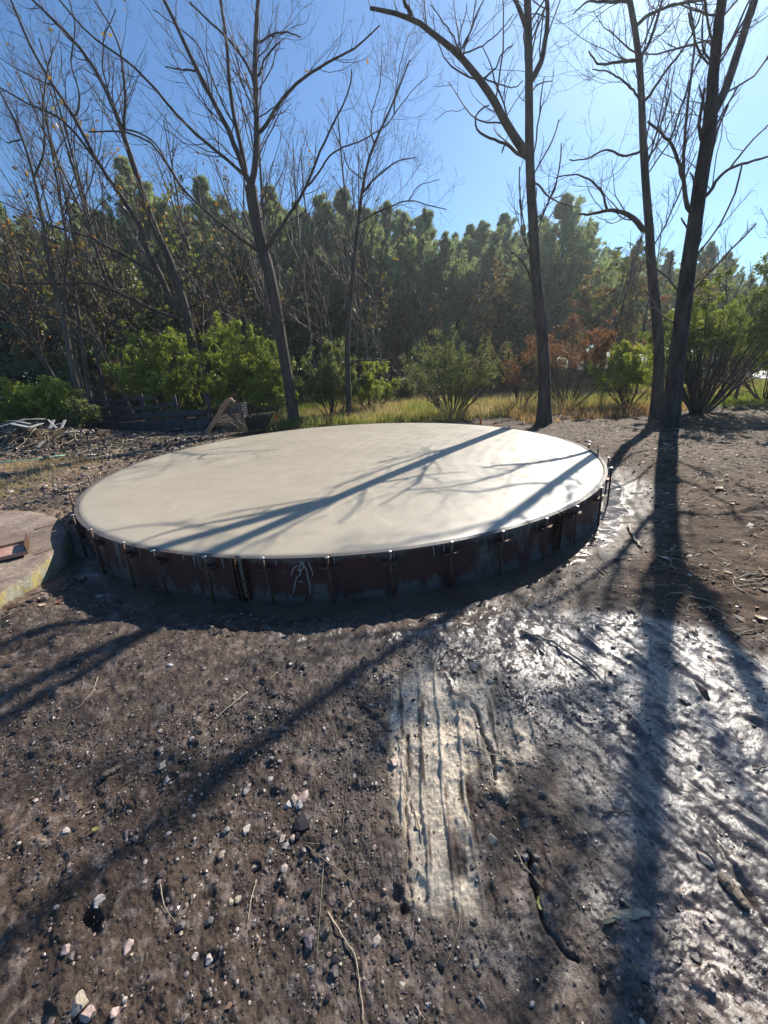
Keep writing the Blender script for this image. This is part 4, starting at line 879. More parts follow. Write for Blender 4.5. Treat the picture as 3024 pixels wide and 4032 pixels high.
# ------------------------------------------------------------------ meadow grass
def blades(n, xr, yr, hr, wd, cond, tintf, name, label, cat='grass'):
    x = rng.uniform(*xr, n); y = rng.uniform(*yr, n); k = cond(x, y); x, y = x[k], y[k]; n = len(x)
    z = base_h(x, y)-.01; a = rng.uniform(0, 2*np.pi, n); b = rng.normal(0, .35, (n, 2)); hgt = rng.uniform(*hr, n)*(.5+fbm(x*.8+5, y*.8, 70, 3)); w_ = wd*rng.uniform(.6, 1.4, n)
    p = np.stack([x, y, z], 1); s = np.stack([np.cos(a), np.sin(a), a*0], 1)*w_[:, None]
    m = p+np.stack([b[:, 0]*.35, b[:, 1]*.35, np.ones(n)*.6], 1)*hgt[:, None]; t = p+np.stack([b[:, 0], b[:, 1], np.ones(n)], 1)*hgt[:, None]
    V = np.stack([p-s, p+s, m+s*.7, m-s*.7, t], 1).reshape(-1, 3); i = np.arange(n)*5
    q = np.stack([i, i+1, i+2, i+3], 1); tr = np.stack([i+3, i+2, i+4], 1); ti = tintf(x, y)
    return tag(mesh_obj(name, V, [q, tr], MAT['grass'], tint=np.concatenate([ti, ti]), smooth=False), label, cat, kind='stuff')
def mt(x, y):
    n = fbm(x*.55+3, y*.55+8, 71, 3); return np.clip(.20+1.3*(n-.25)+rng.normal(0, .14, len(x)), 0, 1)
blades(150000, (-4.5, 24), (12.3, 27), (.14, .46), .010, lambda x, y: (rng.random(len(x)) < masks(x, y)['meadow']) & (x < .62*y+7) & ((y > 14.6) | (x < 9)), mt, 'tall_grass', 'tall yellow green meadow grass and dry weeds beyond the slab')
blades(70000, (-4, 22), (11.0, 17), (.05, .14), .008, lambda x, y: (rng.random(len(x)) < masks(x, y)['meadow']), lambda x, y: np.clip(rng.normal(.16, .12, len(x)), 0, 1), 'lawn_grass', 'short bright green grass at the edge of the bare soil')
blades(9000, (4, 9.5), (10.4, 12.6), (.08, .28), .008, lambda x, y: rng.random(len(x)) < .6*ss(.35, .6, fbm(x*1.4, y*1.4, 73, 3)), lambda x, y: np.clip(rng.normal(.88, .05, len(x)), 0, 1), 'dry_weeds', 'rusty brown dry weeds along the foot of the straight trunk')
blades(5000, (-7.8, -4.6), (5.8, 8.6), (.04, .16), .005, lambda x, y: rng.random(len(x)) < ss(.4, .6, fbm(x*1.2, y*1.2, 74, 3))*.8*ss(-5.6, -6.6, x), lambda x, y: np.clip(rng.normal(.74, .06, len(x)), 0, 1), 'straw', 'matted dry straw left of the slab')

# ------------------------------------------------------------------ loose things on the soil
def ico(sub_=2):
    t = (1+5**.5)/2
    v = [(-1, t, 0), (1, t, 0), (-1, -t, 0), (1, -t, 0), (0, -1, t), (0, 1, t), (0, -1, -t), (0, 1, -t), (t, 0, -1), (t, 0, 1), (-t, 0, -1), (-t, 0, 1)]
    f = [(0, 11, 5), (0, 5, 1), (0, 1, 7), (0, 7, 10), (0, 10, 11), (1, 5, 9), (5, 11, 4), (11, 10, 2), (10, 7, 6), (7, 1, 8), (3, 9, 4), (3, 4, 2), (3, 2, 6), (3, 6, 8), (3, 8, 9), (4, 9, 5), (2, 4, 11), (6, 2, 10), (8, 6, 7), (9, 8, 1)]
    v = [np.array(p)/np.linalg.norm(p) for p in v]
    for _ in range(sub_):
        c = {}; nf = []
        def md(a, b):
            k = (min(a, b), max(a, b))
            if k not in c: p = v[a]+v[b]; v.append(p/np.linalg.norm(p)); c[k] = len(v)-1
            return c[k]
        for a, b, d in f:
            e, g, h = md(a, b), md(b, d), md(d, a); nf += [(a, e, h), (b, g, e), (d, h, g), (e, g, h)]
        f = nf
    return np.array(v), np.array(f)
I0, I1, I3 = ico(0), ico(1), ico(3)
def scatter(n, xr, yr, sz, cond, base, flat=.6):
    x = rng.uniform(*xr, n); y = rng.uniform(*yr, n); k = cond(x, y); x, y = x[k], y[k]; n = len(x); z = height(x, y)
    s = rng.lognormal(0, .45, n)*sz; v, f = base
    ax = rng.uniform(.65, 1.35, (n, 3)); ax[:, 2] *= flat; q = rng.uniform(0, 2*np.pi, n)
    jit = 1+rng.uniform(-.22, .22, (n, len(v)))
    W = v[None]*jit[..., None]*ax[:, None, :]*s[:, None, None]; c_, s_ = np.cos(q)[:, None], np.sin(q)[:, None]
    W = np.stack([W[..., 0]*c_-W[..., 1]*s_, W[..., 0]*s_+W[..., 1]*c_, W[..., 2]], -1)+np.stack([x, y, z+s*.2], 1)[:, None, :]
    Fc = (f[None]+(np.arange(n)*len(v))[:, None, None]).reshape(-1, 3); return W.reshape(-1, 3), Fc, np.repeat(rng.random(n), len(f))
def gravel_mat():
    m, nt, out = new_mat('wet_gravel'); p = nd(nt, 'ShaderNodeBsdfPrincipled'); lk(nt, p.outputs[0], out.inputs[0])
    at = nd(nt, 'ShaderNodeAttribute', attribute_name='tint')
    c = ramp(nt, at.outputs['Fac'], [(0, (.025, .02, .02)), (.6, (.06, .05, .046)), (.8, (.12, .095, .085)), (.93, (.26, .19, .16)), (1, (.45, .40, .35))])
    lk(nt, mix(nt, 1.0, c, ramp(nt, noise(nt, 120, 3), [(.3, (.7, .7, .7)), (.7, (1.25, 1.25, 1.25))]), 'MULTIPLY'), p.inputs['Base Color'])
    p.inputs['Roughness'].default_value = .38; return m
MAT['gravel'] = gravel_mat()
def not_pad(x, y): return (np.hypot(x-PC[0], y-PC[1]) > 3.85) & (np.hypot(x-P2[0], y-P2[1]) > 2.35)
def gcond(x, y):
    k = not_pad(x, y) & (np.abs(x) < y*1.25+.4); m = masks(x, y)
    return k & (rng.random(len(x)) < (.30+.7*ss(.4, .62, fbm(x*3, y*3, 80, 3)))*(1-.9*m['strip'])*(1-.7*m['slick'])*(1-.5*m['bank'])*(1-.25*ss(.4, 1.2, x)))
mbg = MB(); tints = []
for args in ((30000, (-3.2, 1.9), (.3, 1.5), .0030), (26000, (-3.6, 2.6), (1.2, 3.0), .0037), (700, (-2.6, .6), (.3, 2.0), .0075)):
    V, f, t_ = scatter(*args, gcond, I0 if args[3] < .009 else I1, .6); mbg.add(V, f); tints.append(t_)
V, f, t_ = scatter(5200, (-7.5, -2.8), (2.6, 9.5), .016, lambda x, y: not_pad(x, y) & (rng.random(len(x)) < .7), I1, .6); mbg.add(V, f); tints.append(t_)
V, f = mbg.get(); tag(mesh_obj('gravel', V, f, MAT['gravel'], tint=np.concatenate(tints), smooth=False), 'small wet gravel strewn over the dark mud', 'gravel', kind='stuff')
# clods on the debris mound
V, f, t_ = scatter(4200, (-13, -4.8), (8.6, 12.8), .026, lambda x, y: rng.random(len(x)) < .8, I1, .7)
tag(mesh_obj('rubble', V, f, MAT['gravel'], tint=t_*.8, smooth=False), 'lumps of earth and broken rubble on the dark spoil heap', 'rubble', kind='stuff')
# leaf litter and bark chips
def litter(n, xr, yr, size, cond, name, label, lo=0., hi=1.):
    x = rng.uniform(*xr, n); y = rng.uniform(*yr, n); k = cond(x, y); x, y = x[k], y[k]; n = len(x); p = np.stack([x, y, height(x, y)+.004], 1)
    a = rng.uniform(0, 2*np.pi, n); d = np.stack([np.cos(a), np.sin(a), rng.normal(0, .25, n)], 1); s = np.stack([-np.sin(a), np.cos(a), rng.normal(0, .25, n)], 1)
    L = size*rng.lognormal(0, .4, n)[:, None]; w_ = L*rng.uniform(.12, .5, n)[:, None]; up_ = np.array([0, 0, 1.])*L*rng.uniform(.0, .22, n)[:, None]
    V = np.stack([p-d*L*.5, p-s*w_*.5+up_, p+d*L*.5, p+s*w_*.5+up_*.4], 1).reshape(-1, 3); i = np.arange(n)*4
    f = np.concatenate([np.stack([i, i+1, i+3], 1), np.stack([i+1, i+2, i+3], 1)]); t_ = rng.uniform(lo, hi, n)
    tag(mesh_obj(name, V, f, MAT['litter'], tint=np.concatenate([t_, t_]), smooth=False), label, 'leaf litter', kind='stuff')
litter(30000, (1.2, 11), (1.3, 11.5), .042, lambda x, y: not_pad(x, y) & (rng.random(len(x)) < (.12+.88*masks(x, y)['bank'])*(.25+.9*ss(.42, .62, fbm(x*1.7, y*1.7, 82, 3)))), 'leaf_litter', 'pale dead leaves, bark chips and roots strewn over the brown bank on the right')
litter(7000, (-9, -2.8), (2.2, 10.5), .05, lambda x, y: not_pad(x, y) & (rng.random(len(x)) < .6), 'leaf_litter', 'dead leaves and straw bits strewn on the dry soil at the left')
litter(5000, (-13, -4.5), (8.6, 12.6), .07, lambda x, y: x == x, 'debris', 'bits of broken wood, bark and leaves strewn over the spoil heap')
litter(1500, (-2.5, 2), (.5, 2.8), .012, lambda x, y: rng.random(len(x)) < .5, 'leaf_litter', 'tiny dead leaf flakes on the near mud')
# rootlets: many fine curved fibres
def roots(n, xr, yr, L0, r0, cond, name, label):
    x = rng.uniform(*xr, n); y = rng.uniform(*yr, n); k = cond(x, y); x, y = x[k], y[k]; n = len(x); a = rng.uniform(0, 2*np.pi, n); L = L0*rng.lognormal(0, .5, n); P = [np.stack([x, y], 1)]; da = rng.normal(0, .35, n)
    for q in range(5): a = a+da+rng.normal(0, .15, n); P.append(P[-1]+np.stack([np.cos(a), np.sin(a)], 1)*(L/5)[:, None])
    P = np.stack(P, 1); z = height(P[..., 0].ravel(), P[..., 1].ravel(), False).reshape(n, 6)+.006+rng.uniform(0, .02, (n, 1))*np.sin(np.linspace(0, np.pi, 6))[None]
    P = np.concatenate([P, z[..., None]], -1); V, f = tubes(P, np.full((n, 6), r0)*rng.uniform(.5, 1.6, (n, 1))*np.linspace(1, .5, 6), 4)
    tag(mesh_obj(name, V, f, MAT['palestick']), label, 'twigs', kind='stuff')
roots(2600, (1.3, 10), (1.5, 10), .15, .0036, lambda x, y: not_pad(x, y) & (rng.random(len(x)) < .2+.8*masks(x, y)['bank']), 'rootlets', 'fine pale rootlets and twig bits scattered on the right hand bank')
roots(500, (-8, -3), (2.6, 10), .22, .004, lambda x, y: not_pad(x, y), 'rootlets', 'twig bits scattered on the soil at the left')
roots(420, (-12.5, -4.5), (9, 12.6), .8, .011, lambda x, y: x == x, 'brush_debris', 'tangle of sticks and roots sticking out of the spoil heap')

# single stones one can point at
def make_stone(x, y, w_, mat, label, group=None, el=1.0, rz=None, flat=.65, name='stone'):
    p = on_ground(x, y); d = abs((p-CAM)@np.array([0, cp, -sp])); s = w_/2*d/F
    v, f = I3; sd = rng.integers(1, 999)
    n = fbm(v[:, 0]*1.6+sd, v[:, 1]*1.6+v[:, 2]*1.3+sd, int(sd), 3); cut = unit(rng.normal(size=(11, 3))); v2 = v.copy()
    for c in cut:     # flat broken faces
        t = v2@c; lim = rng.uniform(.45, .80); k = t > lim; v2[k] -= np.outer(t[k]-lim, c)*.97
    v2 = v2*(.85+.35*n)[:, None]*np.array([el, 1, flat]); a = rng.uniform(0, 3.14) if rz is None else rz
    R3 = np.array([[math.cos(a), math.sin(a), 0], [-math.sin(a), math.cos(a), 0], [0, 0, 1]]); v2 = v2@R3
    o = mesh_obj(name, v2*s*rng.uniform(.9, 1.1), f, MAT[mat], smooth=False); o.location = (p[0], p[1], p[2]+s*flat*.02); tag(o, label, 'stone', group); return o
S = make_stone
for a in [
 (631, 2957, 40, 'stone_purple', 'purplish pointed stone above the round tan one'), (642, 3016, 40, 'stone_tan', 'rounded tan stone, largest at the left of the middle mud'), (658, 3071, 32, 'stone_pale', 'pale stone just below the round tan one'),
 (1062, 3067, 26, 'stone_pale', 'small pale stone at the top of the little puddle'), (966, 3122, 40, 'stone_purple', 'dull purple stone left of the little puddle'), (1135, 3169, 44, 'stone_pale', 'whitish stone, front one of the tight cluster of four'),
 (1162, 3151, 46, 'stone_tan', 'tan stone in the middle of the tight cluster of four'), (1180, 3168, 30, 'stone_pale', 'smaller pale stone low in the tight cluster of four'), (1196, 3142, 40, 'stone_pink', 'thin upright pinkish stone at the right end of the tight cluster', None, 1.7),
 (971, 3267, 48, 'stone_pale', 'squarish pale stone below the little puddle'), (889, 3269, 34, 'stone_grey', 'flat grey stone left of the squarish pale one'), (925, 3310, 36, 'stone_dark', 'dark stone tucked under the squarish pale one'), (1094, 3278, 27, 'stone_tan', 'small tan stone at the top of the warm coloured group'),
 (1112, 3306, 40, 'stone_pink', 'largest peach coloured stone of the warm group'), (1153, 3303, 26, 'stone_pink', 'small peach stone right of the largest peach one'), (1126, 3328, 28, 'stone_pale', 'pale stone directly below the largest peach one'), (1068, 3351, 36, 'stone_tan', 'brown mottled stone at the bottom left of the warm group'),
 (875, 3367, 40, 'stone_tan', 'egg shaped tan stone alone below the puddle stones'), (1005, 3415, 44, 'stone_tan', 'tilted tan stone with a black hollow under it'), (255, 3277, 42, 'stone_pale', 'pale lilac stone alone at the left'), (497, 3288, 36, 'stone_purple', 'flat lilac stone set flush in the mud'),
 (387, 3547, 48, 'stone_pale', 'white quartz stone beside the black hollow at the left'), (374, 3566, 28, 'stone_pale', 'small white stone touching the quartz stone'), (911, 3556, 36, 'stone_tan', 'tan stone, left of two side by side near the lower middle'), (939, 3543, 34, 'stone_tan', 'tan stone, right of two side by side near the lower middle'),
 (828, 3622, 34, 'stone_grey', 'pitted grey stone in the lower gravel'), (711, 3648, 38, 'stone_dark', 'dark brown knob of stone at the end of the curved twig'), (258, 3739, 44, 'stone_pink', 'smooth pink stone at the lower left'), (506, 3730, 38, 'stone_pink', 'wedge shaped salmon stone in the lower left', None, 1.5),
 (768, 3771, 28, 'stone_pale', 'small pale stone, left of a pair low in the mud'), (825, 3775, 42, 'stone_pale', 'blocky pale stone, right of a pair low in the mud'), (310, 3957, 92, 'stone_tan', 'largest rough tan rock at the bottom left'), (342, 3998, 56, 'stone_pink', 'pink rock leaning on the largest tan one'),
 (447, 3994, 38, 'stone_pink', 'oval pinkish stone at the bottom edge'), (492, 3935, 27, 'stone_pale', 'small cream stone near the bottom edge'), (1221, 3711, 44, 'stone_purple', 'dusky stone left of the long straight twig'), (1312, 3825, 46, 'stone_dark', 'flat dark stone left of the bent stick'), (1226, 3812, 30, 'stone_grey', 'grey stone below the dusky one'),
 (2068, 3376, 34, 'stone_grey', 'rounded grey stone beside the crack in the mud'), (2109, 3374, 30, 'stone_dark', 'dark stone touching the rounded grey one'), (1685, 3959, 30, 'stone_pale', 'pale egg shaped pebble near the bottom middle'), (1899, 3948, 30, 'stone_grey', 'long narrow grey stone near the bottom middle', None, 2.4, 1.9),
 (1548, 3002, 36, 'stone_pink', 'pinkish stone at the left rim of the slurry strips'), (1940, 3310, 46, 'stone_tan', 'wet tan lump at the right end of the slurry strips'), (1872, 3789, 28, 'stone_tan', 'crumbly cream stone below the slurry strips'), (2774, 3388, 46, 'stone_tan', 'long wet tan stone in the right hand streaks', None, 1.7, 2.2), (2738, 3766, 50, 'stone_dark', 'dark stone in a wet hollow at the lower right'),
 (670, 2620, 28, 'stone_pale', 'pale flat stone beyond the left shadow band'), (1408, 2611, 42, 'stone_dark', 'dark clod below the slab shadow'), (1085, 2730, 34, 'stone_dark', 'dark stone with a pale top left of the middle'), (1413, 2743, 36, 'stone_dark', 'dark stone under the dark clod'), (1867, 2625, 50, 'stone_grey', 'wet grey stone in the glittering mud'),
 (2665, 2611, 48, 'stone_grey', 'flat slate grey stone just right of the trunk shadow'), (2701, 2771, 48, 'stone_dark', 'dark stone in the bright wet patch'), (1599, 2734, 30, 'stone_pale', 'white edged pebble above the slurry strips'), (1931, 2684, 36, 'stone_grey', 'grey stone below the wet one in the glittering mud'), (2314, 1740, 24, 'stone_pale', 'white stone on the bare soil right of the slab rim', None, 1.6),
 (203, 1834, 34, 'stone_tan', 'tan stone, right of two by the straw'), (178, 1843, 32, 'stone_tan', 'tan stone, left of two by the straw'), (106, 1936, 44, 'stone_grey', 'round grey stone left of the slab near the fallen twig'), (41, 1938, 26, 'stone_pale', 'pale stone at the left edge behind the old slab'), (233, 1704, 36, 'stone_grey', 'grey lump high on the spoil heap'), (209, 1741, 34, 'stone_pale', 'light grey lump halfway up the spoil heap'),
 (2715, 2265, 18, 'stone_pale', 'tiny white stone at the fork of the trunk shadow')]:
    S(*a)
for i in range(40):   # others of the same look, nothing to tell them apart
    x = rng.uniform(100, 1450); y = rng.uniform(2950, 4000)
    S(x, y, rng.uniform(12, 19), ['stone_pale', 'stone_tan', 'stone_purple', 'stone_pink'][i % 4], ['small pale pebble lying loose on the near left mud', 'small tan pebble lying loose on the near left mud', 'small lilac grey pebble lying loose on the near left mud', 'small pink pebble lying loose on the near left mud'][i % 4], 'loose pebbles on the near left mud', name='pebble')['category'] = 'pebble'

# sticks
def make_stick(fr, pts, w_, mat, label, name='stick', lift=.006, tap=.5):
    if isinstance(fr, int):
        ox, oy, s = {5: (0, 1800, S_), 6: (1512, 1800, S_), 7: (0, 2800, S_), 8: (1512, 2800, S_), 9: (0, 1900, .3617), 0: (0, 0, 1)}[fr]
    P = [on_ground(ox+x*s, oy+y*s) for x, y in pts]; P = np.array(P)
    n = max(8, len(P)*4); Q = resample(P, n); d = abs((Q.mean(0)-CAM)@np.array([0, cp, -sp])); r = w_/2*d/F
    Q[:, 2] = np.maximum(height(Q[:, 0], Q[:, 1], False), Q[:, 2]*0+P[:, 2].min())+r*.8+lift
    Q[:, 2] = np.convolve(np.pad(Q[:, 2], 2, 'edge'), np.ones(5)/5, 'valid')
    Q[1:-1] += rng.normal(0, r*.35, (n-2, 3)); rr = r*np.linspace(1, tap, n)*(1+rng.normal(0, .09, n))
    V, f = tubes(Q[None], rr[None], 8, True); o = mesh_obj(name, V, f, MAT[mat], loc=Q[0]); tag(o, label, 'stick', 'sticks and twigs lying on the ground'); return o, Q
K = make_stick
K(6, [(590, 762), (660, 780), (720, 800), (790, 850), (850, 885), (920, 950), (970, 1000)], 13, 'palestick', 'long thick pale branch lying across the mud right of the middle', 'branch')
K(6, [(1058, 300), (1075, 350), (1085, 375), (1115, 398)], 13, 'palestick', 'short knobbly stick left of the trunk shadow on the bank')
K(6, [(808, 403), (870, 420), (940, 440)], 4, 'stick', 'thin twig reaching out over the puddle by the form')
K(6, [(918, 485), (958, 515)], 6, 'palestick', 'short pale stick on the bank above the reddish soil')
K(6, [(1285, 720), (1320, 745), (1350, 775)], 6, 'stick', 'short dark stick between the two forks of the trunk shadow')
K(6, [(1640, 510), (1560, 515), (1505, 530), (1510, 560), (1545, 578), (1600, 615)], 5, 'palestick', 'hooked pale root at the right edge of the bank', 'root')
K(6, [(1505, 785), (1560, 762), (1640, 740)], 8, 'stick', 'grey stick on the right edge beside the shadow fork')
K(6, [(1040, 715), (1018, 738)], 11, 'palestick', 'stubby cut piece of stick with a pale end')
K(6, [(1080, 722), (1118, 712)], 12, 'palestick', 'fat pale piece of stick touching the trunk shadow')
K(6, [(1170, 805), (1230, 790), (1270, 775)], 4, 'palestick', 'thin twig crossing the trunk shadow')
K(6, [(1060, 158), (1150, 160)], 5, 'palestick', 'straight stick up the bank left of the trunk shadow')
K(6, [(960, 905), (955, 960), (972, 1010)], 5, 'palestick', 'thin forked twig at the lower end of the thick pale branch')
K(5, [(1070, 1020), (1020, 1060), (975, 1097), (930, 1140)], 6, 'palestick', 'straight pale stick slanting left of the middle')
K(5, [(1200, 930), (1150, 985), (1100, 1040), (1070, 1065)], 3, 'palestick', 'thin straight twig just above the slanting pale stick')
K(5, [(425, 955), (412, 990), (400, 1020), (365, 1060), (330, 1095)], 3, 'palestick', 'curved twig beside the brown puddle at the left')
K(5, [(980, 755), (940, 790), (915, 830)], 3, 'stick', 'short twig just past the edge of the slab shadow')
K(7, [(935, 60), (925, 130), (905, 180), (885, 210)], 2.5, 'stick', 'hair thin twig hanging down from the slanting pale stick')
K(7, [(575, 300), (500, 345), (420, 395), (350, 450), (300, 510)], 3, 'stick', 'long thin straight twig, upper one of two at the left')
K(7, [(520, 410), (440, 460), (340, 545), (280, 600), (230, 655)], 3, 'stick', 'long thin straight twig, lower one of two at the left')
K(7, [(1507, 230), (1498, 350), (1485, 470), (1475, 560), (1460, 600)], 3, 'stick', 'long upright twig left of the slurry strips')
K(7, [(1320, 575), (1360, 582), (1420, 576), (1470, 560)], 5, 'stick', 'short bowed twig meeting the long diagonal one')
K(7, [(1322, 582), (1370, 625), (1420, 660), (1520, 740), (1620, 828)], 6, 'stick', 'long dark diagonal twig in the near middle')
K(7, [(1415, 870), (1470, 960), (1500, 1010), (1535, 1055), (1550, 1150), (1562, 1250), (1572, 1350)], 8, 'palestick', 'long bent stick running to the bottom edge', 'branch')
K(7, [(1397, 670), (1392, 760), (1385, 850), (1378, 960), (1370, 1080)], 3, 'palestick', 'long straight hair thin twig left of the bent stick')
K(7, [(695, 750), (700, 800), (715, 855), (760, 915)], 4, 'palestick', 'curved pale twig in the lower gravel')
K(7, [(1110, 735), (1090, 800), (1080, 860), (1072, 920)], 6, 'palestick', 'flattened tan stalk near the tilted tan stone', 'stalk')
K(7, [(1315, 60), (1312, 110), (1290, 180), (1272, 212)], 2.5, 'stick', 'fine curved twig above the long upright one')
K(8, [(60, 100), (70, 180), (82, 260), (110, 350), (125, 385)], 4, 'stick', 'thin dark twig along the left rim of the slurry strips')
K(8, [(115, 390), (140, 470), (165, 560)], 7, 'stick', 'dark twig lying on the slurry strips')
K(8, [(375, 150), (450, 190), (560, 215), (620, 225), (680, 240)], 5, 'palestick', 'pale stalk crossing the top of the slurry patch', 'stalk')
K(8, [(235, 25), (300, 100), (360, 145), (430, 190)], 3, 'stick', 'thin dark twig above the slurry patch')
K(8, [(945, 447), (1000, 440), (1050, 437), (1100, 432), (1145, 430)], 9, 'stick', 'dark straight stick ending in the trunk shadow')
K(8, [(700, 620), (760, 720), (850, 830), (900, 890), (935, 960)], 4, 'stick', 'long thin twig slanting through the wet mud right of the crack')
K(8, [(565, 600), (600, 670), (640, 715), (690, 765)], 5, 'palestick', 'pale split twig beside the rounded grey stone')
K(8, [(328, 880), (325, 930), (312, 985), (290, 1050), (265, 1110)], 3, 'palestick', 'fine bowed stalk below the slurry strips', 'stalk')
K(8, [(1150, 260), (1200, 300), (1260, 340), (1400, 392)], 4, 'stick', 'thin twig crossing out of the trunk shadow to the right')
K(8, [(1595, 262), (1659, 242)], 8, 'stick', 'dark stick end at the right edge')
K(8, [(1575, 400), (1620, 440), (1659, 470)], 4, 'stick', 'thin twig in the bright wet patch at the right edge')
K(8, [(135, 1270), (155, 1310), (180, 1340)], 4, 'palestick', 'small pale stalk at the bottom edge', 'stalk')
K(9, [(490, 140), (560, 120), (650, 118), (750, 125), (850, 112), (950, 90)], 8, 'stick', 'long crooked branch lying up to the left rim of the slab', 'branch')
K(9, [(270, 265), (330, 225), (400, 205), (450, 215), (500, 232)], 6, 'palestick', 'pale forked twig behind the old slab')
K(9, [(0, 245), (100, 252), (200, 265), (360, 300)], 4, 'palestick', 'thin straight twig at the back edge of the old slab')
K(9, [(700, 80), (800, 40), (900, 5), (960, -20)], 6, 'palestick', 'pale stick pointing at the left rim of the slab')
K(9, [(320, 1620), (380, 1575), (440, 1535)], 4, 'palestick', 'short pale stick on the soil in front of the old slab')
# split piece of firewood and the log on the right
def wood_chunk(fr_pts, w_, mat, label, name):
    P = np.array([on_ground(x, y) for x, y in fr_pts]); Q = resample(P, 14); d = abs((Q.mean(0)-CAM)@np.array([0, cp, -sp])); r = w_/2*d/F; Q[:, 2] = height(Q[:, 0], Q[:, 1], False)+r*.55
    rr = r*np.array([.25, .7, .9, 1, 1.05, 1, .95, 1, 1.02, .95, .9, .8, .7, .45]); V, f = tubes(Q[None], rr[None], 9, True); c = np.repeat(Q, 9, 0); V = c+(V-c)*(1+rng.uniform(-.22, .22, (len(V), 1)))*np.array([1, 1, .6])
    tag(mesh_obj(name, V, f, MAT[mat], loc=Q[0], smooth=False), label, 'wood')
wood_chunk([(2375, 3640), (2420, 3612), (2480, 3605), (2555, 3598)], 30, 'palestick', 'split sliver of orange tan wood lying in the trunk shadow', 'wood_sliver')
wood_chunk([(2825, 3440), (2870, 3490), (2910, 3540), (2945, 3585)], 42, 'stick', 'muddy chunk of rotten wood in the streaked mud at the right', 'wood_chunk')
wood_chunk([(400, 3068), (440, 3040), (478, 3020)], 26, 'stick', 'grey slab of bark lying left of the round tan stone', 'bark_piece')
def make_leaf(x, y, w_, mat, label, t):
    p = on_ground(x, y); d = abs((p-CAM)@np.array([0, cp, -sp])); s = w_/2*d/F; a = rng.uniform(0, 6.28)
    u = np.linspace(-1, 1, 9); V = []; 
    for q in u:
        hw = (1-q*q)**.7*.55*(1+.15*math.sin(q*9))
        for k in (-1, 0, 1): V.append([q, k*hw, .25*abs(k)*hw+.22*q*q+.05*rng.random()])
    V = np.array(V)*s; c_, s_ = math.cos(a), math.sin(a); V = V@np.array([[c_, s_, 0], [-s_, c_, 0], [0, 0, 1]])
    f = np.array([[i*3+j, (i+1)*3+j, (i+1)*3+j+1, i*3+j+1] for i in range(8) for j in range(2)])
    o = mesh_obj('fallen_leaf', V, f, MAT[mat], tint=np.full(len(f), t)); o.location = (p[0], p[1], p[2]+.006); tag(o, label, 'leaf', 'fallen leaves one can tell apart')
for a in [(2128, 3560, 50, 'yellowgreen', 'crumpled yellow green leaf beside the crack in the mud', .9), (380, 3268, 30, 'yellowgreen', 'small yellow leaf in the gravel at the left', 1.), (2480, 2205, 26, 'red', 'pinkish dead leaf on the bank left of the trunk shadow', .9), (2830, 1925, 42, 'litter', 'pale curled leaf on the brown bank at the right', .95),
          (2995, 2437, 42, 'litter', 'cream coloured leaf at the right edge of the bank', 1.), (2862, 2256, 34, 'litter', 'curled tan leaf on the bank above the shadow fork', .7), (2881, 1985, 22, 'litter', 'small white leaf on the upper bank', 1.), (170, 2385, 32, 'litter', 'pale bark flake in front of the old slab', .95), (235, 2372, 34, 'red', 'pinkish leaf in front of the old slab', .6)]:
    make_leaf(*a)

# ------------------------------------------------------------------ boards on the spoil heap, hose
def board(x0, y0, x1, y1, Y0, Y1, w_, label, mat='greyboard', th=.022):
    a = at_y(x0, y0, Y0-.55); b = at_y(x1, y1, Y1-.55); m = (a+b)/2; L = np.linalg.norm(b-a); X = (b-a)/L; Yx = unit(np.cross(np.array([0, 0, 1.]), X)); Z = np.cross(X, Yx)
    mb = MB(); mb.box((0, 0, 0), (L, w_, th), axes=np.array([X, Yx, Z]), bev=.004); V, f = mb.get(); o = mesh_obj('board', V, f, MAT[mat], smooth=False); o.location = [float(v) for v in m]; tag(o, label, 'board', 'discarded boards on the spoil heap')
for a in [(-40, 1690, 100, 1654, 10.6, 11.2, .10, 'longest whitish board reaching in from the left edge'), (85, 1652, 172, 1650, 11.3, 11.0, .12, 'whitish board lying level at the top of the pile'), (40, 1668, 112, 1682, 10.8, 10.5, .10, 'bluish white board tilted down to the right at the front of the pile'),
          (112, 1684, 166, 1667, 10.5, 10.9, .12, 'broad white board rising to the right at the front of the pile'), (70, 1660, 118, 1669, 11.0, 10.8, .07, 'narrow white board in the middle of the pile'), (28, 1657, 75, 1658, 11.3, 11.2, .08, 'small pale board at the upper left of the pile'),
          (195, 1688, 211, 1654, 10.6, 10.9, .07, 'short white board propped up steeply, the left of two'), (241, 1686, 256, 1654, 10.6, 10.9, .06, 'short white board propped up steeply, the right of two'), (190, 1653, 221, 1686, 10.8, 10.5, .04, 'thin lath crossing behind the left propped board'),
          (180, 1682, 252, 1665, 10.7, 11.0, .06, 'grey lath lying between the two propped boards'), (250, 1704, 312, 1699, 10.1, 10.2, .10, 'pale split board lying right of the propped boards'), (145, 1760, 173, 1737, 9.4, 9.6, .07, 'stubby tan board end low on the front of the heap')]:
    board(*a)
P = [at_y(x, y, 8.0) for x, y in [(-60, 1905), (0, 1866), (45, 1838), (78, 1816), (103, 1808)]]; P = resample(np.array([[p[0], p[1]+i*.25, gz(p[0], p[1]+i*.25)+.05] for i, p in enumerate(P)]), 16)
mb = MB(); mb.tube(P, .016, 8); V, f = mb.get(); tag(mesh_obj('hose', V, f, MAT['hose'], loc=P[0]), 'pale green hose lying over the straw at the left edge', 'hose')

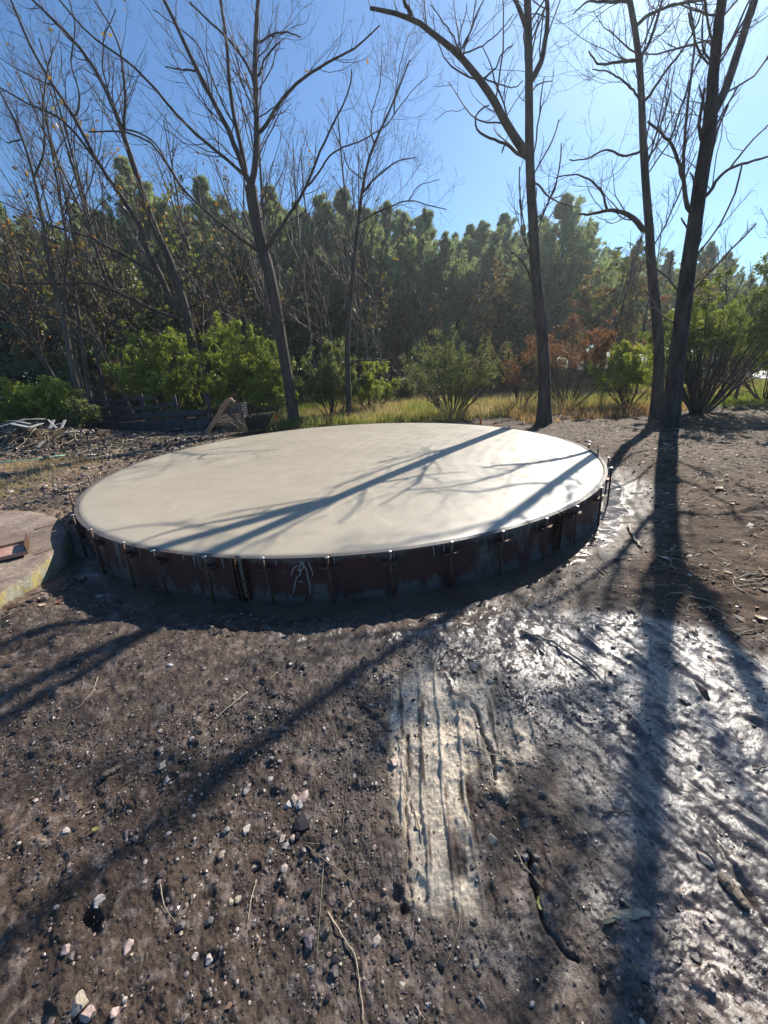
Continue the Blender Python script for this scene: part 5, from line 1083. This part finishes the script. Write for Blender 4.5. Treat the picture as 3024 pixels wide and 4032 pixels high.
# ------------------------------------------------------------------ dark rail fence, wire, wheelbarrow, bent handles, marker stakes
def fence():
    Y0 = 12.9; a = at_y(335, 1700, Y0); b = at_y(830, 1700, Y0-.2); g = 0.0
    o = empty('rail_fence', ((a[0]+b[0])/2, Y0, g), 'low dark weathered board fence standing in the shade below the green shrubs', 'fence')
    mb = MB()
    for i in range(5):
        t = i/4; x = a[0]*(1-t)+b[0]*t; z0 = gz(x, Y0); mb = MB(); mb.box((x, Y0+.05, z0+.55), (.09, .09, 1.3), rng.normal(0, .1), bev=.008); V, f = mb.get(); part('post', V, f, MAT['darkboard'], o, smooth=False)
    for z, w_, x0, x1, tl in ((1.02, .07, .0, .62, .03), (.76, .10, .02, .75, .05), (.50, .16, .0, 1.0, .06), (.20, .30, .02, 1.0, .02), (-.02, .14, .0, 1.0, .0)):
        xa = a[0]*(1-x0)+b[0]*x0; xb = a[0]*(1-x1)+b[0]*x1; n = 12; A = []
        mb = MB()
        for i in range(n):
            t0 = i/n; t1 = (i+1.0)/n; za = z+tl*t0+.02*math.sin(t0*9+z*7)+.12; zb = z+tl*t1+.02*math.sin(t1*9+z*7)+.12
            p0 = np.array([xa*(1-t0)+xb*t0, Y0-.02, za]); p1 = np.array([xa*(1-t1)+xb*t1, Y0-.02, zb]); L = np.linalg.norm(p1-p0); X = (p1-p0)/L; Z = unit(np.cross(X, np.array([0, 1., 0]))); mb.box((p0+p1)/2, (L, .03, w_), axes=np.array([X, [0, 1, 0], Z]))
        V, f = mb.get(); part('rail', V, f, MAT['darkboard'], o, smooth=False)
fence()
def wire():
    Y0 = 12.6; c = at_y(925, 1650, Y0); g = gz(c[0], Y0); top = at_y(925, 1588, Y0)[2]; r = .42
    o = empty('wire_roll', (c[0], Y0, g), 'loose upright roll of galvanised wire mesh left of the black tub', 'wire mesh'); mb = MB(); a = np.linspace(0, 2*np.pi*1.1, 46)
    for z in np.linspace(g+.05, top, 14): mb.tube(np.stack([c[0]+r*np.cos(a), Y0+r*np.sin(a), z+.01*np.sin(a*3)], 1), .0035, 3, False)
    for q in a[::2]: mb.tube([[c[0]+r*math.cos(q), Y0+r*math.sin(q), g], [c[0]+r*math.cos(q)*1.02, Y0+r*math.sin(q), top]], .003, 3, False)
    V, f = mb.get(); part('mesh', V, f, MAT['wire'], o)
wire()
def barrow():
    Y0 = 12.2; c = at_y(1020, 1660, Y0); g = gz(c[0], Y0); o = empty('wheelbarrow', (c[0], Y0, g), 'black wheelbarrow tub with a pale rim left of the leaning trunk', 'wheelbarrow')
    tl = at_y(975, 1640, Y0); trr = at_y(1068, 1630, Y0); bl = at_y(985, 1690, Y0); br = at_y(1045, 1686, Y0); d0, d1 = .36, .22
    def ringp(L, Rr, d, ins=0): return [[L[0]+ins, Y0-d+ins, L[2]], [Rr[0]-ins, Y0-d+ins, Rr[2]], [Rr[0]-ins, Y0+d-ins, Rr[2]], [L[0]+ins, Y0+d-ins, L[2]]]
    V = np.array(ringp(bl, br, d1)+ringp(tl, trr, d0)+ringp(tl, trr, d0, .015)+ringp(bl+np.array([0, 0, .02]), br+np.array([0, 0, .02]), d1, .015)); q = [[0, 3, 2, 1]]
    for L in range(3): q += [[L*4+i, L*4+(i+1) % 4, (L+1)*4+(i+1) % 4, (L+1)*4+i] for i in range(4)]
    q += [[12, 13, 14, 15]]; part('tub', V, np.array(q), MAT['blacktub'], o, smooth=False)
    mb = MB(); R4 = np.array(ringp(tl, trr, d0+.005)); mb.tube(np.vstack([R4, R4[:1]]), .014, 6); V, f = mb.get(); part('rim', V, f, MAT['wire'], o)  # rim in a pale metal colour on the black tub
    wx = br[0]+.02; a = np.linspace(0, 2*np.pi, 25); mb = MB(); mb.tube(np.stack([wx+.15*np.cos(a), a*0+Y0, g+.17+.15*np.sin(a)], 1), .038, 8, False); V, f = mb.get(); w_ = part('wheel', V, f, MAT['rubber'], o)
    mb = MB(); mb.tube([[wx, Y0-.05, g+.17], [wx, Y0+.05, g+.17]], .04, 10)
    for k in range(5): mb.tube([[wx, Y0, g+.17], [wx+.13*math.cos(k*1.257), Y0, g+.17+.13*math.sin(k*1.257)]], .008, 5)
    V, f = mb.get(); sub('hub', V, f, MAT['wire'], w_, o)
    for s in (-1, 1):
        mb = MB(); mb.tube([[wx, Y0+s*.07, g+.17], [bl[0]-.1, Y0+s*.2, bl[2]-.03], [tl[0]-.45, Y0+s*.28, tl[2]-.12]], .018, 8); V, f = mb.get(); part('handle', V, f, MAT['pipe'], o)
        mb = MB(); mb.tube([[bl[0]+.05, Y0+s*.18, bl[2]-.02], [bl[0]-.05, Y0+s*.2, g], [bl[0]+.08, Y0+s*.2, g]], .012, 6); V, f = mb.get(); part('leg', V, f, MAT['rust'], o)
barrow()
o_ = at_y(790, 1715, 12.0); o = empty('bent_pole', (o_[0], 12.0, gz(o_[0], 12.0)), 'pair of bent tan handles curving up against the shrub, left of the wire roll', 'pole')
for pts, dy in (([(800, 1740), (830, 1690), (858, 1650), (885, 1605), (900, 1580), (918, 1568), (925, 1574), (922, 1590)], 0), ([(790, 1735), (820, 1688), (848, 1648), (872, 1605), (888, 1578), (905, 1567), (914, 1570)], .15)):
    P = resample(np.array([at_y(x, y, 12.0+dy) for x, y in pts]), 20); V, f = tubes(P[None], (np.full((1, 20), .036)), 8, True); part('handle', V, f, MAT['pipe'], o)
def marker(x, ytop, ymid, ybot, Y, label):
    t = at_y(x, ytop, Y); m = at_y(x+2, ymid, Y); g = gz(t[0], Y); o = empty('marker_stake', (t[0], Y, g), label, 'stake')
    mb = MB(); mb.box((t[0], Y, (t[2]+g)/2-.04), (.035, .018, t[2]-g), .3, bev=.002); V, f = mb.get(); part('shaft', V, f, MAT['palestick'], o, smooth=False)
    mb = MB(); mb.box((t[0], Y, (t[2]+m[2])/2), (.055, .03, t[2]-m[2]), .3, bev=.004); V, f = mb.get(); part('painted_top', V, f, MAT['orange_paint'], o, smooth=False)
marker(1081, 1630, 1656, 1700, 12.4, 'thin marker stake with orange top beside the black wheelbarrow')
marker(1893, 1648, 1676, 1690, 10.9, 'orange topped marker stake peeping over the far rim of the slab')


# ------------------------------------------------------------------ added thin volume that lightens the wood, standing in for lens veil
HX = (-95, 95); HY = (-12, 72); HZ = (-3, 22)
v = np.array([[x, y, z] for x in HX for y in HY for z in HZ], float)
m, nt, out = new_mat('added_veil_air'); pv = nd(nt, 'ShaderNodeVolumePrincipled'); pv.inputs['Color'].default_value = (.86, .93, 1, 1); pv.inputs['Density'].default_value = .0009; pv.inputs['Anisotropy'].default_value = .55
lk(nt, pv.outputs[0], out.inputs['Volume'])
hz = mesh_obj('added_veil', v, np.array([[0, 1, 3, 2], [4, 6, 7, 5], [0, 4, 5, 1], [2, 3, 7, 6], [0, 2, 6, 4], [1, 5, 7, 3]]), m, smooth=False); hz['kind'] = 'stuff'; hz['label'] = 'added thin pale veil lightening the wood'
